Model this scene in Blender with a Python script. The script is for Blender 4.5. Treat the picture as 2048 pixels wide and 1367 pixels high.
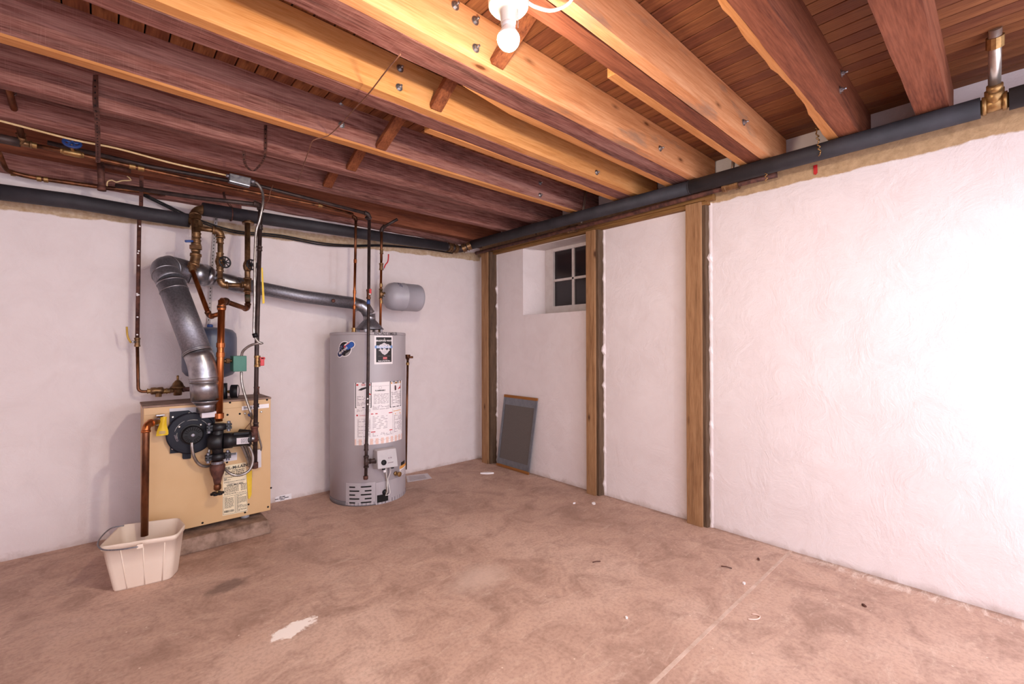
import bpy, bmesh, math, random
from mathutils import Vector, Matrix
random.seed(7)
sc = bpy.context.scene
for o in list(bpy.data.objects): bpy.data.objects.remove(o)
COL = sc.collection
V = Vector
# ------------------------------------------------------------------ camera
F = 898.104; CAM = V((-3.1264, -3.9797, 1.27))
yaw, pit, rol = math.radians(42.2316), math.radians(0.324), math.radians(-0.1387)
_fw = V((math.sin(yaw)*math.cos(pit), math.cos(yaw)*math.cos(pit), math.sin(pit)))
_rt = V((math.cos(yaw), -math.sin(yaw), 0)); _up = _rt.cross(_fw)
RT = _rt*math.cos(rol)+_up*math.sin(rol); UP = -_rt*math.sin(rol)+_up*math.cos(rol); FW = _fw
cd = bpy.data.cameras.new('camera'); cam = bpy.data.objects.new('camera', cd); COL.objects.link(cam)
cd.sensor_width = 36; cd.sensor_fit = 'HORIZONTAL'; cd.lens = F/2048*36; cd.clip_start = .02
cam.matrix_world = Matrix(((RT.x, UP.x, -FW.x, CAM.x), (RT.y, UP.y, -FW.y, CAM.y), (RT.z, UP.z, -FW.z, CAM.z), (0, 0, 0, 1)))
sc.camera = cam
# ------------------------------------------------------------------ light
w = bpy.data.worlds.new('world'); sc.world = w; w.use_nodes = True
w.node_tree.nodes['Background'].inputs[0].default_value = (0.87, 0.87, 1.0, 1)
w.node_tree.nodes['Background'].inputs[1].default_value = 3.8
BULB_COLOR = (1.0, 0.87, 0.68); BULB_STRENGTH = 2000.0
FILL_COLOR = (0.93, 0.95, 1.0); FILL_STRENGTH = 1130.0  # light of the added lamp behind the camera
vs = sc.view_settings
vs.view_transform = 'Standard'; vs.look = 'None'; vs.exposure = 0.0; vs.gamma = 1.0; vs.use_curve_mapping = False

# points of the place from picture directions, at a stated real depth
def _ray(u, v): return RT*((u-1024)/F)+UP*((683.5-v)/F)+FW
def AY(u, v, y): d = _ray(u, v); return CAM+d*((y-CAM.y)/d.y)
def AX(u, v, x): d = _ray(u, v); return CAM+d*((x-CAM.x)/d.x)
def AZ(u, v, z): d = _ray(u, v); return CAM+d*((z-CAM.z)/d.z)

# ------------------------------------------------------------------ materials
def lin(h):
    h = h.lstrip('#'); o = []
    for i in (0, 2, 4):
        c = int(h[i:i+2], 16)/255; o.append(c/12.92 if c <= .04045 else ((c+.055)/1.055)**2.4)
    return (*o, 1)
class NT:
    def __init__(s, name):
        s.m = bpy.data.materials.new(name); s.m.use_nodes = True; s.t = s.m.node_tree
        s.b = s.t.nodes['Principled BSDF']; s.co = None
    def n(s, typ, **kw):
        x = s.t.nodes.new(typ)
        for k, v in kw.items():
            if k[0] == '_': x.inputs[k[1:].replace('_', ' ')].default_value = v
            else: setattr(x, k, v)
        return x
    def l(s, a, b): s.t.links.new(a, b)
    def coord(s, scale=(1, 1, 1)):
        if s.co is None: s.co = s.n('ShaderNodeTexCoord')
        mp = s.n('ShaderNodeMapping'); mp.inputs['Scale'].default_value = scale
        s.l(s.co.outputs['Object'], mp.inputs['Vector']); return mp.outputs[0]
    def noise(s, scale, stretch=(1, 1, 1), detail=4, rough=.6, dist=0):
        x = s.n('ShaderNodeTexNoise', _Scale=scale, _Detail=detail, _Roughness=rough, _Distortion=dist)
        s.l(s.coord(stretch), x.inputs['Vector']); return x.outputs['Fac']
    def ramp(s, fac, stops):
        r = s.n('ShaderNodeValToRGB'); e = r.color_ramp.elements
        while len(e) < len(stops): e.new(.5)
        for el, (p, c) in zip(e, stops):
            el.position = p; el.color = lin(c) if isinstance(c, str) else ((c, c, c, 1) if not isinstance(c, tuple) else c)
        s.l(fac, r.inputs[0]); return r.outputs[0]
    def mix(s, fac, a, b, mode='MIX'):
        x = s.n('ShaderNodeMix', data_type='RGBA', blend_type=mode)
        for sock, val in ((x.inputs[0], fac), (x.inputs[6], a), (x.inputs[7], b)):
            if isinstance(val, (int, float)): sock.default_value = val
            elif isinstance(val, str): sock.default_value = lin(val)
            else: s.l(val, sock)
        return x.outputs[2]
    def math(s, op, a, b=None, clamp=False):
        x = s.n('ShaderNodeMath', operation=op, use_clamp=clamp)
        for sock, val in zip(x.inputs, (a, b)):
            if val is None: continue
            if isinstance(val, (int, float)): sock.default_value = val
            else: s.l(val, sock)
        return x.outputs[0]
    def bump(s, h, strength, dist=.01):
        x = s.n('ShaderNodeBump', _Strength=strength, _Distance=dist); s.l(h, x.inputs['Height']); s.l(x.outputs[0], s.b.inputs['Normal'])
    def fin(s, col=None, rough=.6, metal=0, spec=None):
        if col is not None:
            if isinstance(col, str): s.b.inputs['Base Color'].default_value = lin(col)
            else: s.l(col, s.b.inputs['Base Color'])
        if isinstance(rough, (int, float)): s.b.inputs['Roughness'].default_value = rough
        else: s.l(rough, s.b.inputs['Roughness'])
        s.b.inputs['Metallic'].default_value = metal
        if spec is not None: s.b.inputs['Specular IOR Level'].default_value = spec
        return s.m
def plain(name, c1, c2=None, scale=30, rough=.5, metal=0, bump=0, stretch=(1, 1, 1), bs=None, spec=None, lo=.35, hi=.65):
    t = NT(name); c2 = c2 or c1
    f = t.noise(scale, stretch)
    col = t.ramp(f, [(lo, c1), (hi, c2)])
    if bump: t.bump(t.noise(bs or scale*3, stretch), bump, .003)
    return t.fin(col, rough, metal, spec)
def wood(name, c_dark, c_mid, c_light, axis='X', rough=.75, knots=None, grain=28, bump=.25, blotch=None, saw=False):
    t = NT(name)
    st = {'X': (.06, 1, 1), 'Y': (1, .06, 1), 'Z': (1, 1, .06)}[axis]
    f1 = t.noise(grain, st, 6, .65, .4)
    col = t.ramp(f1, [(.3, c_dark), (.5, c_mid), (.72, c_light)])
    f2 = t.noise(2.2, tuple(.4 if a < 1 else 1.6 for a in st), 3)
    col = t.mix(t.ramp(f2, [(.35, 0.0), (.7, .4)]), col, c_dark)
    fine = t.noise(150, st, 3)
    col = t.mix(.35, col, t.ramp(fine, [(.3, c_dark), (.7, c_light)]), 'MIX')
    if saw:
        f3 = t.noise(60, tuple(6 if a < 1 else .15 for a in st), 2)
        col = t.mix(t.ramp(f3, [(.56, 0.0), (.8, .14)]), col, c_light)
    if knots:
        vo = t.n('ShaderNodeTexVoronoi', _Scale=1.0); vo.inputs['Randomness'].default_value = 1
        t.l(t.coord(tuple(3.2 if a < 1 else 9.0 for a in st)), vo.inputs['Vector'])
        col = t.mix(t.ramp(vo.outputs['Distance'], [(.06, .95), (.10, .4), (.17, 0.0)]), col, knots)
    if blotch:
        f4 = t.noise(3.5, tuple(.5 if a < 1 else 2 for a in st), 5)
        col = t.mix(t.ramp(f4, [(.56, 0.0), (.66, .7)]), col, blotch)
    t.bump(f1, bump, .004)
    return t.fin(col, rough, 0, .25)

M = {}
M['old'] = wood('dark_old_joist_wood', '#2c0f0b', '#7c4137', '#c69488', grain=13, saw=True, bump=.5)
M['old2'] = wood('red_brown_joist_wood', '#4e2419', '#84492f', '#a4664c', grain=16, bump=.35)
M['new'] = wood('new_pale_joist_wood', '#b06c34', '#d69456', '#e4ac76', knots='#7a4522', bump=.12, blotch='#c59060')
M['new2'] = wood('stained_pale_joist_wood', '#b46e40', '#dc9866', '#e8b084', knots='#6d3d20', bump=.12, blotch='#9a7a66')
M['strip'] = wood('pale_furring_wood', '#a86a36', '#c8864e', '#d89c66', bump=.12)
M['plank'] = wood('subfloor_plank_wood', '#5a2f1c', '#8a5534', '#a56f48', axis='Y', grain=24, rough=.6, knots='#4a2010')
M['plank2'] = wood('darker_subfloor_plank_wood', '#4e2619', '#7a4630', '#946040', axis='Y', grain=24, rough=.6)
M['post'] = wood('brown_post_wood', '#6c4a30', '#9c724e', '#bc936c', axis='Z', knots='#3c1f10', grain=22, bump=.15)
M['postdark'] = wood('weathered_dark_post_wood', '#3a2a20', '#5e4836', '#7c6450', axis='Z', grain=26, bump=.4)
M['header'] = wood('header_beam_wood', '#5e3f20', '#8a6236', '#a87e50', axis='Y', grain=22, bump=.2)
M['bridge'] = wood('bridging_wood', '#4a2014', '#84482c', '#a8683f', axis='Y', grain=26, bump=.2)

def plaster(name, base, base2, tan, z0, zslope_axis=None, band=.17):
    t = NT(name)
    big = t.noise(1.3, detail=5); fine = t.noise(26, detail=6, rough=.7); mid = t.noise(6, detail=6, rough=.65, dist=.6)
    col = t.mix(t.ramp(big, [(.3, 0.0), (.7, 1.0)]), base, base2)
    col = t.mix(t.ramp(mid, [(.3, .12), (.6, 0.0)]), col, '#b8a09a')
    sep = t.n('ShaderNodeSeparateXYZ'); t.l(t.coord(), sep.inputs[0])
    # unpainted tan plaster left above the ragged paint edge under the pipes
    zz = t.math('ADD', sep.outputs[2], t.math('MULTIPLY', t.math('SUBTRACT', t.noise(5, detail=6), .5), .06))
    if zslope_axis is not None: zz = t.math('ADD', zz, t.math('MULTIPLY', sep.outputs[0], zslope_axis))
    m = t.math('MULTIPLY', t.math('SUBTRACT', zz, z0), 120, True)
    m2 = t.math('MULTIPLY', t.math('SUBTRACT', z0+band, zz), 60, True)
    col = t.mix(t.math('MULTIPLY', m, m2), col, t.ramp(fine, [(.3, '#a88a68'), (.7, tan)]))
    # browner ragged band where the wall meets the slab
    g = t.math('SUBTRACT', .035, t.math('ADD', sep.outputs[2], t.math('MULTIPLY', t.math('SUBTRACT', mid, .5), .12)))
    col = t.mix(t.math('MULTIPLY', t.math('MULTIPLY', g, 22, True), .55), col, '#a58a7c')
    wv = t.noise(6, (1, 1, 1), 8, .68, .7)
    h = t.math('ADD', t.math('MULTIPLY', wv, .8), t.math('MULTIPLY', fine, .25))
    t.bump(h, .5, .02)
    return t.fin(col, .75, 0, .2)
M['wall_b'] = plaster('painted_plaster_back', '#ebdfdd', '#e6d9d8', '#ccb49c', 2.205, -.038, .1)
M['wall_r'] = plaster('painted_plaster_right', '#ece2e2', '#e6dada', '#c9a884', 2.245)
def floor_mat():
    t = NT('stained_concrete')
    a = t.noise(1.1, detail=6, rough=.6, dist=.4); b = t.noise(4.5, (1, 1, 1), 8, .7, .8); c = t.noise(60, detail=4); s = t.noise(7, (.9, 3.2, 1), 8, .78, 1.0)
    col = t.ramp(a, [(.28, '#ac8b7c'), (.5, '#c8a594'), (.72, '#d6b6a6')])
    col = t.mix(t.ramp(b, [(.32, .6), (.54, 0.0)]), col, '#8a6a5c')
    col = t.mix(t.ramp(b, [(.56, 0.0), (.74, .45)]), col, '#d2b09a')
    col = t.mix(t.ramp(s, [(.54, 0.0), (.70, .5)]), col, '#e2c8b8')
    col = t.mix(t.ramp(c, [(.3, .3), (.55, 0.0)]), col, '#7a5a4c')
    sp = t.n('ShaderNodeTexVoronoi', _Scale=11.0); t.l(t.coord(), sp.inputs['Vector'])
    col = t.mix(t.ramp(sp.outputs['Distance'], [(.03, .8), (.05, 0.0)]), col, '#e8d4c6')
    sep = t.n('ShaderNodeSeparateXYZ'); t.l(t.coord(), sep.inputs[0]); X, Y = sep.outputs[0], sep.outputs[1]
    wob = t.math('MULTIPLY', t.math('SUBTRACT', t.noise(12, detail=6, rough=.7), .5), .75)
    wob2 = t.math('MULTIPLY', t.math('SUBTRACT', t.noise(7, detail=7, rough=.75), .5), .8)
    def blob(x, y, rx, ry, ang, soft, wb):
        ca, sa = math.cos(ang), math.sin(ang)
        dx = t.math('SUBTRACT', X, x); dy = t.math('SUBTRACT', Y, y)
        u = t.math('ADD', t.math('MULTIPLY', dx, ca/rx), t.math('MULTIPLY', dy, sa/rx))
        v = t.math('ADD', t.math('MULTIPLY', dx, -sa/ry), t.math('MULTIPLY', dy, ca/ry))
        d = t.math('SQRT', t.math('ADD', t.math('MULTIPLY', u, u), t.math('MULTIPLY', v, v)))
        d = t.math('ADD', d, t.math('MULTIPLY', wb, 2.2))
        return t.math('MULTIPLY', t.math('SUBTRACT', 1.0, d), soft, True)
    pa, pb = AZ(543, 1273, 0), AZ(625, 1241, 0); p = (pa+pb)/2   # white paint spill
    col = t.mix(t.math('MULTIPLY', blob(p.x, p.y, (pb-pa).length*.62, .05, math.atan2(pb.y-pa.y, pb.x-pa.x), 5, t.math('MULTIPLY', wob, 1.5)), .95), col, '#fff4ee')
    p = AZ(452, 1172, 0)   # dark oil mark
    col = t.mix(t.math('MULTIPLY', blob(p.x, p.y, .12, .07, .3, 2.5, wob), .6), col, '#6a5650')
    p = AZ(955, 1155, 0)
    col = t.mix(t.math('MULTIPLY', blob(p.x, p.y, .22, .16, .2, 1.5, wob2), .5), col, '#dcc2b4')
    p = AZ(430, 1090, 0)   # brown mark before the slab
    col = t.mix(t.math('MULTIPLY', blob(p.x, p.y, .45, .14, -.2, 1.5, wob), .45), col, '#7c5644')
    # paint flakes along the right wall
    e = t.math('ADD', X, t.math('MULTIPLY', wob2, .22))
    yy = t.math('MULTIPLY', t.math('SUBTRACT', t.math('MULTIPLY', Y, -1), 3.0), 3, True)
    fl = t.math('MULTIPLY', t.math('MULTIPLY', t.math('ADD', e, .11), 30, True), yy)
    col = t.mix(t.math('MULTIPLY', fl, t.ramp(s, [(.45, .0), (.6, .7)])), col, '#ead8cc')
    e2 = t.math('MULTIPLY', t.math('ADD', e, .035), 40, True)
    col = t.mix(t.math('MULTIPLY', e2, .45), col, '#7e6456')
    t.bump(t.math('ADD', t.math('MULTIPLY', b, .5), t.math('MULTIPLY', c, .25)), .22, .008)
    return t.fin(col, t.ramp(a, [(.3, .55), (.7, .75)]), 0, .3)
M['floor'] = floor_mat()
M['joint'] = plain('joint_filler', '#d8beb0', '#b89a8a', 12, .85)
M['pad'] = plain('rough_concrete_pad', '#6e5648', '#a08474', 14, .9, bump=.5, bs=60)
M['insul'] = plain('black_foam_insulation', '#232025', '#302c32', 9, .68, bump=.15, bs=120)
M['bronze'] = plain('tarnished_bronze', '#5e4430', '#94714e', 26, .42, .75, bump=.1)
M['brass'] = plain('dull_brass', '#8a6a44', '#b08a58', 30, .38, .8)
M['copper'] = plain('bright_copper', '#8f4a26', '#c87a48', 9, .3, .9, stretch=(4, 4, .6))
M['copperdark'] = plain('darkened_copper', '#4a2c1e', '#8a5638', 16, .42, .75, stretch=(1, 1, .4))
M['verdigris'] = plain('verdigris_copper', '#55604c', '#6e4a34', 22, .6, .4)
M['iron'] = plain('black_iron_pipe', '#2a2020', '#4a3834', 18, .5, .35, bump=.15)
M['strapwhite'] = plain('pale_zinc_strap', '#d2cccb', '#bcb5b4', 40, .5, .2)
M['rust'] = plain('rusty_iron', '#3e2420', '#70463a', 24, .7, .3, bump=.3)
M['galv'] = plain('galvanised_steel', '#8c8a90', '#b4b2b6', 22, .33, .9, bump=.05)
M['galvdull'] = plain('dull_galvanised_steel', '#75737a', '#94929a', 90, .48, .8, bump=.1, lo=.3, hi=.7)
M['chrome'] = plain('satin_chrome', '#b8b2aa', '#d0cac2', 20, .3, .85)
M['flex'] = plain('flexible_steel_conduit', '#8e8884', '#b8b2ae', 30, .35, .85)
M['tan'] = plain('tan_enamel', '#c9a273', '#cfaa7c', 3, .45, bump=.02)
M['tantop'] = plain('dusty_cabinet_top', '#7c6056', '#9a8070', 12, .8, bump=.2)
M['navy'] = plain('dark_blue_enamel', '#14141f', '#1a1a26', 8, .5, spec=.25)
M['black'] = plain('black_cast_iron', '#0e0d11', '#1a181e', 20, .45, .1, bump=.1)
M['blackp'] = plain('black_plastic', '#0e0c10', '#161418', 20, .5, spec=.3)
M['hole'] = plain('dark_hole', '#0c0808', '#140e0c', 20, .9)
M['white'] = plain('white_plastic', '#ece6e0', '#f2ece6', 10, .4)
M['paper'] = plain('white_paper', '#efe8ea', '#f4eeee', 10, .7)
M['labelcream'] = plain('cream_label', '#e4d2b0', '#e8d8b8', 10, .6)
M['labelpink'] = plain('pale_salmon_label', '#eac6b8', '#ecccc0', 10, .6)
M['labelsilver'] = plain('silver_label', '#c8c0c4', '#d4ccd0', 10, .45)
M['ink'] = plain('black_ink', '#181416', '#201c1c', 10, .6)
M['greyink'] = plain('grey_fine_print', '#97888e', '#a89aa0', 60, .7)
M['redink'] = plain('red_ink', '#c03038', '#c83a40', 10, .6)
M['orangeink'] = plain('orange_ink', '#e09a48', '#e4a452', 10, .6)
M['blueink'] = plain('blue_ink', '#2a56a8', '#3262b4', 10, .5)
M['navyink'] = plain('navy_ink', '#1c2450', '#222a5a', 10, .5)
M['paleblue'] = plain('pale_blue_ink', '#6f94c8', '#7a9ccc', 10, .5)
M['yellow'] = plain('yellow_tag_plastic', '#d8b018', '#e4c030', 16, .55, bump=.2)
M['yellowh'] = plain('yellow_handle', '#b89030', '#caa040', 16, .5)
M['red'] = plain('red_handle', '#b81c22', '#c8262c', 16, .4)
M['blue'] = plain('blue_handle', '#28427e', '#365496', 16, .45)
M['green'] = plain('green_enamel', '#2c6a58', '#347462', 16, .45)
M['tankblue'] = plain('blue_grey_tank_paint', '#4c5264', '#565c70', 6, .38)
M['tankgrey'] = plain('grey_tank_paint', '#a09ca4', '#aaa6ae', 6, .4)
M['heater'] = plain('grey_enamel_jacket', '#a8a0a4', '#b0a8ac', 3, .36)
M['heaterdk'] = plain('dark_grey_base', '#6c686c', '#78747a', 6, .5)
M['greybox'] = plain('light_grey_plastic', '#b8b2b4', '#c2bcbe', 8, .5)
M['bucket'] = plain('beige_bucket_plastic', '#e2cdbb', '#e6d3c2', 5, .45)
M['wire'] = plain('thin_brown_wire', '#6a4434', '#83553f', 30, .6)
M['cream'] = plain('cream_cable', '#c8a878', '#d6ba8c', 30, .55)
M['whitepaint'] = plain('white_window_paint', '#d8d0cc', '#cfc4c0', 14, .55, bump=.15)
M['screenmesh'] = plain('grey_screen_mesh', '#5c5450', '#6a625e', 220, .8)
M['screenframe'] = plain('grey_metal_frame', '#767880', '#82848a', 20, .45, .5)
M['screenwood'] = wood('orange_screen_slat', '#7a4a24', '#96602f', '#a8703c', axis='Y', grain=24, bump=.1)
t = NT('night_glass'); M['glass'] = t.fin('#2a2326', .12, 0, .5)
t = NT('lit_bulb'); t.b.inputs['Emission Color'].default_value = (*BULB_COLOR, 1); t.b.inputs['Emission Strength'].default_value = BULB_STRENGTH; M['bulb'] = t.fin('#fff4e0', .3)
t = NT('added_fill_bulb'); t.b.inputs['Emission Color'].default_value = (*FILL_COLOR, 1); t.b.inputs['Emission Strength'].default_value = FILL_STRENGTH; M['fill_bulb'] = t.fin('#fff4e0', .3)
M['porcelain'] = plain('white_porcelain', '#ece2d2', '#efe6d8', 10, .3)

# ------------------------------------------------------------------ mesh builders
class MB:
    def __init__(s): s.v = []; s.f = []; s.sm = []
    def add(s, vs, fs, smooth=False):
        b = len(s.v); s.v += [tuple(p) for p in vs]; s.f += [tuple(i+b for i in f) for f in fs]; s.sm += [smooth]*len(fs); return s
    def box(s, a, b):
        x0, y0, z0 = [min(p, q) for p, q in zip(a, b)]; x1, y1, z1 = [max(p, q) for p, q in zip(a, b)]
        return s.add([(x0, y0, z0), (x1, y0, z0), (x1, y1, z0), (x0, y1, z0), (x0, y0, z1), (x1, y0, z1), (x1, y1, z1), (x0, y1, z1)],
                     [(3, 2, 1, 0), (4, 5, 6, 7), (0, 1, 5, 4), (1, 2, 6, 5), (2, 3, 7, 6), (3, 0, 4, 7)])
    def hexa(s, bot, top):
        return s.add(list(bot)+list(top), [(3, 2, 1, 0), (4, 5, 6, 7), (0, 1, 5, 4), (1, 2, 6, 5), (2, 3, 7, 6), (3, 0, 4, 7)])
    def bar(s, p, q, w, h, up=(0, 0, 1)):
        p, q = V(p), V(q); d = (q-p).normalized(); sd = d.cross(V(up)).normalized(); u = sd.cross(d).normalized()
        c = lambda o: [o-sd*w/2-u*h/2, o+sd*w/2-u*h/2, o+sd*w/2+u*h/2, o-sd*w/2+u*h/2]
        A, B = c(p), c(q)
        return s.add(A+B, [(3, 2, 1, 0), (4, 5, 6, 7), (0, 1, 5, 4), (1, 2, 6, 5), (2, 3, 7, 6), (3, 0, 4, 7)])
    def tube(s, pts, r, n=12, caps=True, smooth=True):
        pts = [V(p) for p in pts]; k = len(pts); rs = r if isinstance(r, (list, tuple)) else [r]*k
        ds = []
        for i in range(k):
            a = pts[max(i-1, 0)]; b = pts[min(i+1, k-1)]
            if 0 < i < k-1: d = ((pts[i]-a).normalized()+(b-pts[i]).normalized())
            else: d = b-a
            ds.append(d.normalized() if d.length > 1e-9 else (ds[-1] if ds else V((0, 0, 1))))
        nrm = ds[0].orthogonal().normalized(); vs_ = []
        for i in range(k):
            nrm = (nrm-ds[i]*nrm.dot(ds[i])).normalized(); bi = ds[i].cross(nrm)
            for j in range(n):
                a = 2*math.pi*j/n; vs_.append(pts[i]+(nrm*math.cos(a)+bi*math.sin(a))*rs[i])
        fs = [(i*n+j, i*n+(j+1) % n, (i+1)*n+(j+1) % n, (i+1)*n+j) for i in range(k-1) for j in range(n)]
        s.add(vs_, fs, smooth)
        if caps:
            b = len(s.v)-len(vs_)
            s.f += [tuple(b+j for j in reversed(range(n))), tuple(b+(k-1)*n+j for j in range(n))]; s.sm += [False, False]
        return s
    def lathe(s, o, axis, prof, n=24, smooth=True):
        """prof: (radius, height along the axis)"""
        o = V(o); ax = V(axis).normalized(); u = ax.orthogonal().normalized(); w_ = ax.cross(u); vs_ = []; k = len(prof)
        for r, h in prof:
            for j in range(n):
                a = 2*math.pi*j/n; vs_.append(o+ax*h+(u*math.cos(a)+w_*math.sin(a))*max(r, 1e-5))
        fs = [(i*n+j, i*n+(j+1) % n, (i+1)*n+(j+1) % n, (i+1)*n+j) for i in range(k-1) for j in range(n)]
        s.add(vs_, fs, smooth); b = len(s.v)-len(vs_)
        s.f += [tuple(b+j for j in reversed(range(n))), tuple(b+(k-1)*n+j for j in range(n))]; s.sm += [False, False]
        return s
    def prism(s, poly, d):
        """flat polygon (3-D points) given a thickness vector"""
        n = len(poly); d = V(d); A = [V(p) for p in poly]
        return s.add(A+[p+d for p in A], [tuple(reversed(range(n))), tuple(range(n, 2*n))]+[(i, (i+1) % n, n+(i+1) % n, n+i) for i in range(n)])
    def torus(s, o, axis, R, r, n=24, m=8):
        o = V(o); ax = V(axis).normalized(); u = ax.orthogonal().normalized(); w_ = ax.cross(u); vs_ = []
        for i in range(n):
            a = 2*math.pi*i/n; d = u*math.cos(a)+w_*math.sin(a)
            for j in range(m):
                b = 2*math.pi*j/m; vs_.append(o+d*(R+r*math.cos(b))+ax*r*math.sin(b))
        return s.add(vs_, [(i*m+j, ((i+1) % n)*m+j, ((i+1) % n)*m+(j+1) % m, i*m+(j+1) % m) for i in range(n) for j in range(m)], True)
    def mesh(s, name, mat, bevel=0):
        me = bpy.data.meshes.new(name); me.from_pydata(s.v, [], s.f); me.update()
        bm = bmesh.new(); bm.from_mesh(me); bmesh.ops.recalc_face_normals(bm, faces=bm.faces)
        if bevel:
            es = [e for e in bm.edges if len(e.link_faces) == 2 and e.calc_face_angle() > .5]
            bmesh.ops.bevel(bm, geom=es, offset=bevel, segments=2, profile=.6, affect='EDGES', clamp_overlap=True)
        bm.to_mesh(me); bm.free()
        if not bevel:
            for p, q in zip(me.polygons, s.sm): p.use_smooth = q
        me.materials.append(mat if not isinstance(mat, str) else M[mat]); return me
    def build(s, name, mat, parent=None, bevel=0):
        return link(name, s.mesh(name, mat, bevel), parent)
def link(name, me, parent=None, loc=None):
    o = bpy.data.objects.new(name, me); COL.objects.link(o)
    if parent is not None:
        o.parent = parent; off = V((0, 0, 0)); q = parent
        while q is not None: off += V(q.location); q = q.parent
        o.location = (V(loc) if loc is not None else V((0, 0, 0)))-off
    elif loc is not None: o.location = loc
    return o
def tag(o, label, cat, group=None):
    o['label'] = label; o['category'] = cat
    if group: o['group'] = group
    return o
def thing(name, label, cat, loc=(0, 0, 0), group=None):
    o = bpy.data.objects.new(name, None); o.empty_display_size = .05; COL.objects.link(o); o.location = loc
    return tag(o, label, cat, group)
def struct(o): o['kind'] = 'structure'; return o
def spline(pts, step=.01):
    pts = [V(p) for p in pts]; P = [pts[0]*2-pts[1]]+pts+[pts[-1]*2-pts[-2]]; out = []
    for i in range(1, len(P)-2):
        n = max(2, int((P[i+1]-P[i]).length/step))
        for k in range(n):
            t_ = k/n; a, b, c, d = P[i-1], P[i], P[i+1], P[i+2]
            out.append(.5*((2*b)+(c-a)*t_+(2*a-5*b+4*c-d)*t_*t_+(3*b-a-3*c+d)*t_**3))
    return out+[pts[-1]]
def fillet(pts, r, k=5):
    pts = [V(p) for p in pts]; out = [pts[0]]
    for a, b, c in zip(pts, pts[1:], pts[2:]):
        d1 = (a-b); d2 = (c-b); rr = min(r, d1.length*.48, d2.length*.48); p = b+d1.normalized()*rr; q = b+d2.normalized()*rr
        out += [p*(1-t_)**2+b*2*t_*(1-t_)+q*t_*t_ for t_ in [i/k for i in range(k+1)]]
    return out+[pts[-1]]
def pipe(parent, pts, r, mat, bend=.03, n=12, name='pipe'):
    return MB().tube(fillet(pts, bend) if len(pts) > 2 else pts, r, n).build(name, mat, parent)
def elbow(parent, a, b, c, r, mat, L=.05, k=1.28):
    a, b, c = V(a), V(b), V(c); d1 = (a-b).normalized(); d2 = (c-b).normalized()
    p, q = b+d1*L, b+d2*L
    arc = [p*(1-t_)**2+b*2*t_*(1-t_)+q*t_*t_ for t_ in [i/8 for i in range(9)]]
    m = MB().tube(arc, r*k, 14)
    for e, d in ((p, d1), (q, d2)): m.tube([e-d*r*.35, e+d*r*.35], r*k*1.14, 14)
    return m.build('elbow', mat, parent)
def coupling(parent, p, d, r, L, mat, name='coupling', rings=True):
    p, d = V(p), V(d).normalized(); h = L/2
    prof = [(r*1.18, -h), (r*1.32, -h), (r*1.32, -h*.6), (r*1.15, -h*.55), (r*1.15, h*.55), (r*1.32, h*.6), (r*1.32, h), (r*1.18, h)] if rings else [(r*1.2, -h), (r*1.25, -h*.9), (r*1.25, h*.9), (r*1.2, h)]
    return MB().lathe(p, d, prof, 14, False).build(name, mat, parent)
def union(parent, p, d, r, L, mat):
    p, d = V(p), V(d).normalized()
    m = MB().lathe(p, d, [(r*1.25, -L/2), (r*1.25, -L*.2)], 12); m.lathe(p, d, [(r*1.65, -L*.2), (r*1.65, L*.25)], 8, False); m.lathe(p, d, [(r*1.3, L*.25), (r*1.3, L/2)], 12)
    return m.build('union', mat, parent)
def tee(parent, p, d, br, r, mat, L=.045, B=.045):
    p, d, br = V(p), V(d).normalized(), V(br).normalized()
    m = MB().tube([p-d*L, p+d*L], r*1.22, 14).tube([p, p+br*B], r*1.22, 14)
    for e, q in ((p-d*L, d), (p+d*L, d), (p+br*B, br)): m.tube([e-q*r*.3, e+q*r*.3], r*1.42, 14)
    return m.build('tee', mat, parent)
def handwheel(parent, p, axis, R, mat, spokes=5, stem=.05, r=.005):
    p, ax = V(p), V(axis).normalized(); u = ax.orthogonal().normalized(); w_ = ax.cross(u)
    m = MB().torus(p, ax, R, r, 24, 8)
    for i in range(spokes):
        a = 2*math.pi*i/spokes; d = u*math.cos(a)+w_*math.sin(a); m.tube([p, p+d*R], r*.7, 6)
    m.lathe(p, ax, [(r*2, -r*1.5), (r*2, r*1.5)], 10); o = m.build('handwheel', mat, parent)
    MB().tube([p, p-ax*stem], r*1.1, 8).build('stem', 'brass', parent); return o
def flex(parent, pts, r=.009, mat='flex', name='flexible_conduit', step=.0045):
    P = spline(pts, step); return MB().tube(P, [r*(1.1 if i % 2 else .86) for i in range(len(P))], 9).build(name, mat, parent)
_tc = {}
def text2d(s, size, bold=0):
    """lettering outlines as flat polygons: [(x, y)], faces, width"""
    key = (s, size, bold)
    if key in _tc: return _tc[key]
    cu = bpy.data.curves.new('lettering', 'FONT'); cu.body = s; cu.size = size; cu.align_x = 'CENTER'; cu.resolution_u = 2; cu.offset = bold
    ob = bpy.data.objects.new('lettering', cu); COL.objects.link(ob)
    bpy.context.view_layer.update()
    me = bpy.data.meshes.new_from_object(ob.evaluated_get(bpy.context.evaluated_depsgraph_get()))
    vs_ = [(v.co.x, v.co.y) for v in me.vertices]; fs = [tuple(p.vertices) for p in me.polygons]
    bpy.data.objects.remove(ob); bpy.data.curves.remove(cu); bpy.data.meshes.remove(me)
    _tc[key] = (vs_, fs); return _tc[key]
def flat_text(parent, s, size, o, ux, uy, mat, off, bold=0, name='lettering', ang=0):
    vs_, fs = text2d(s, size, bold); o, ux, uy, off = V(o), V(ux), V(uy), V(off); ca, sa = math.cos(ang), math.sin(ang)
    return MB().add([o+off+ux*(x*ca-y*sa)+uy*(x*sa+y*ca) for x, y in vs_], fs).build(name, mat, parent)

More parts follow.
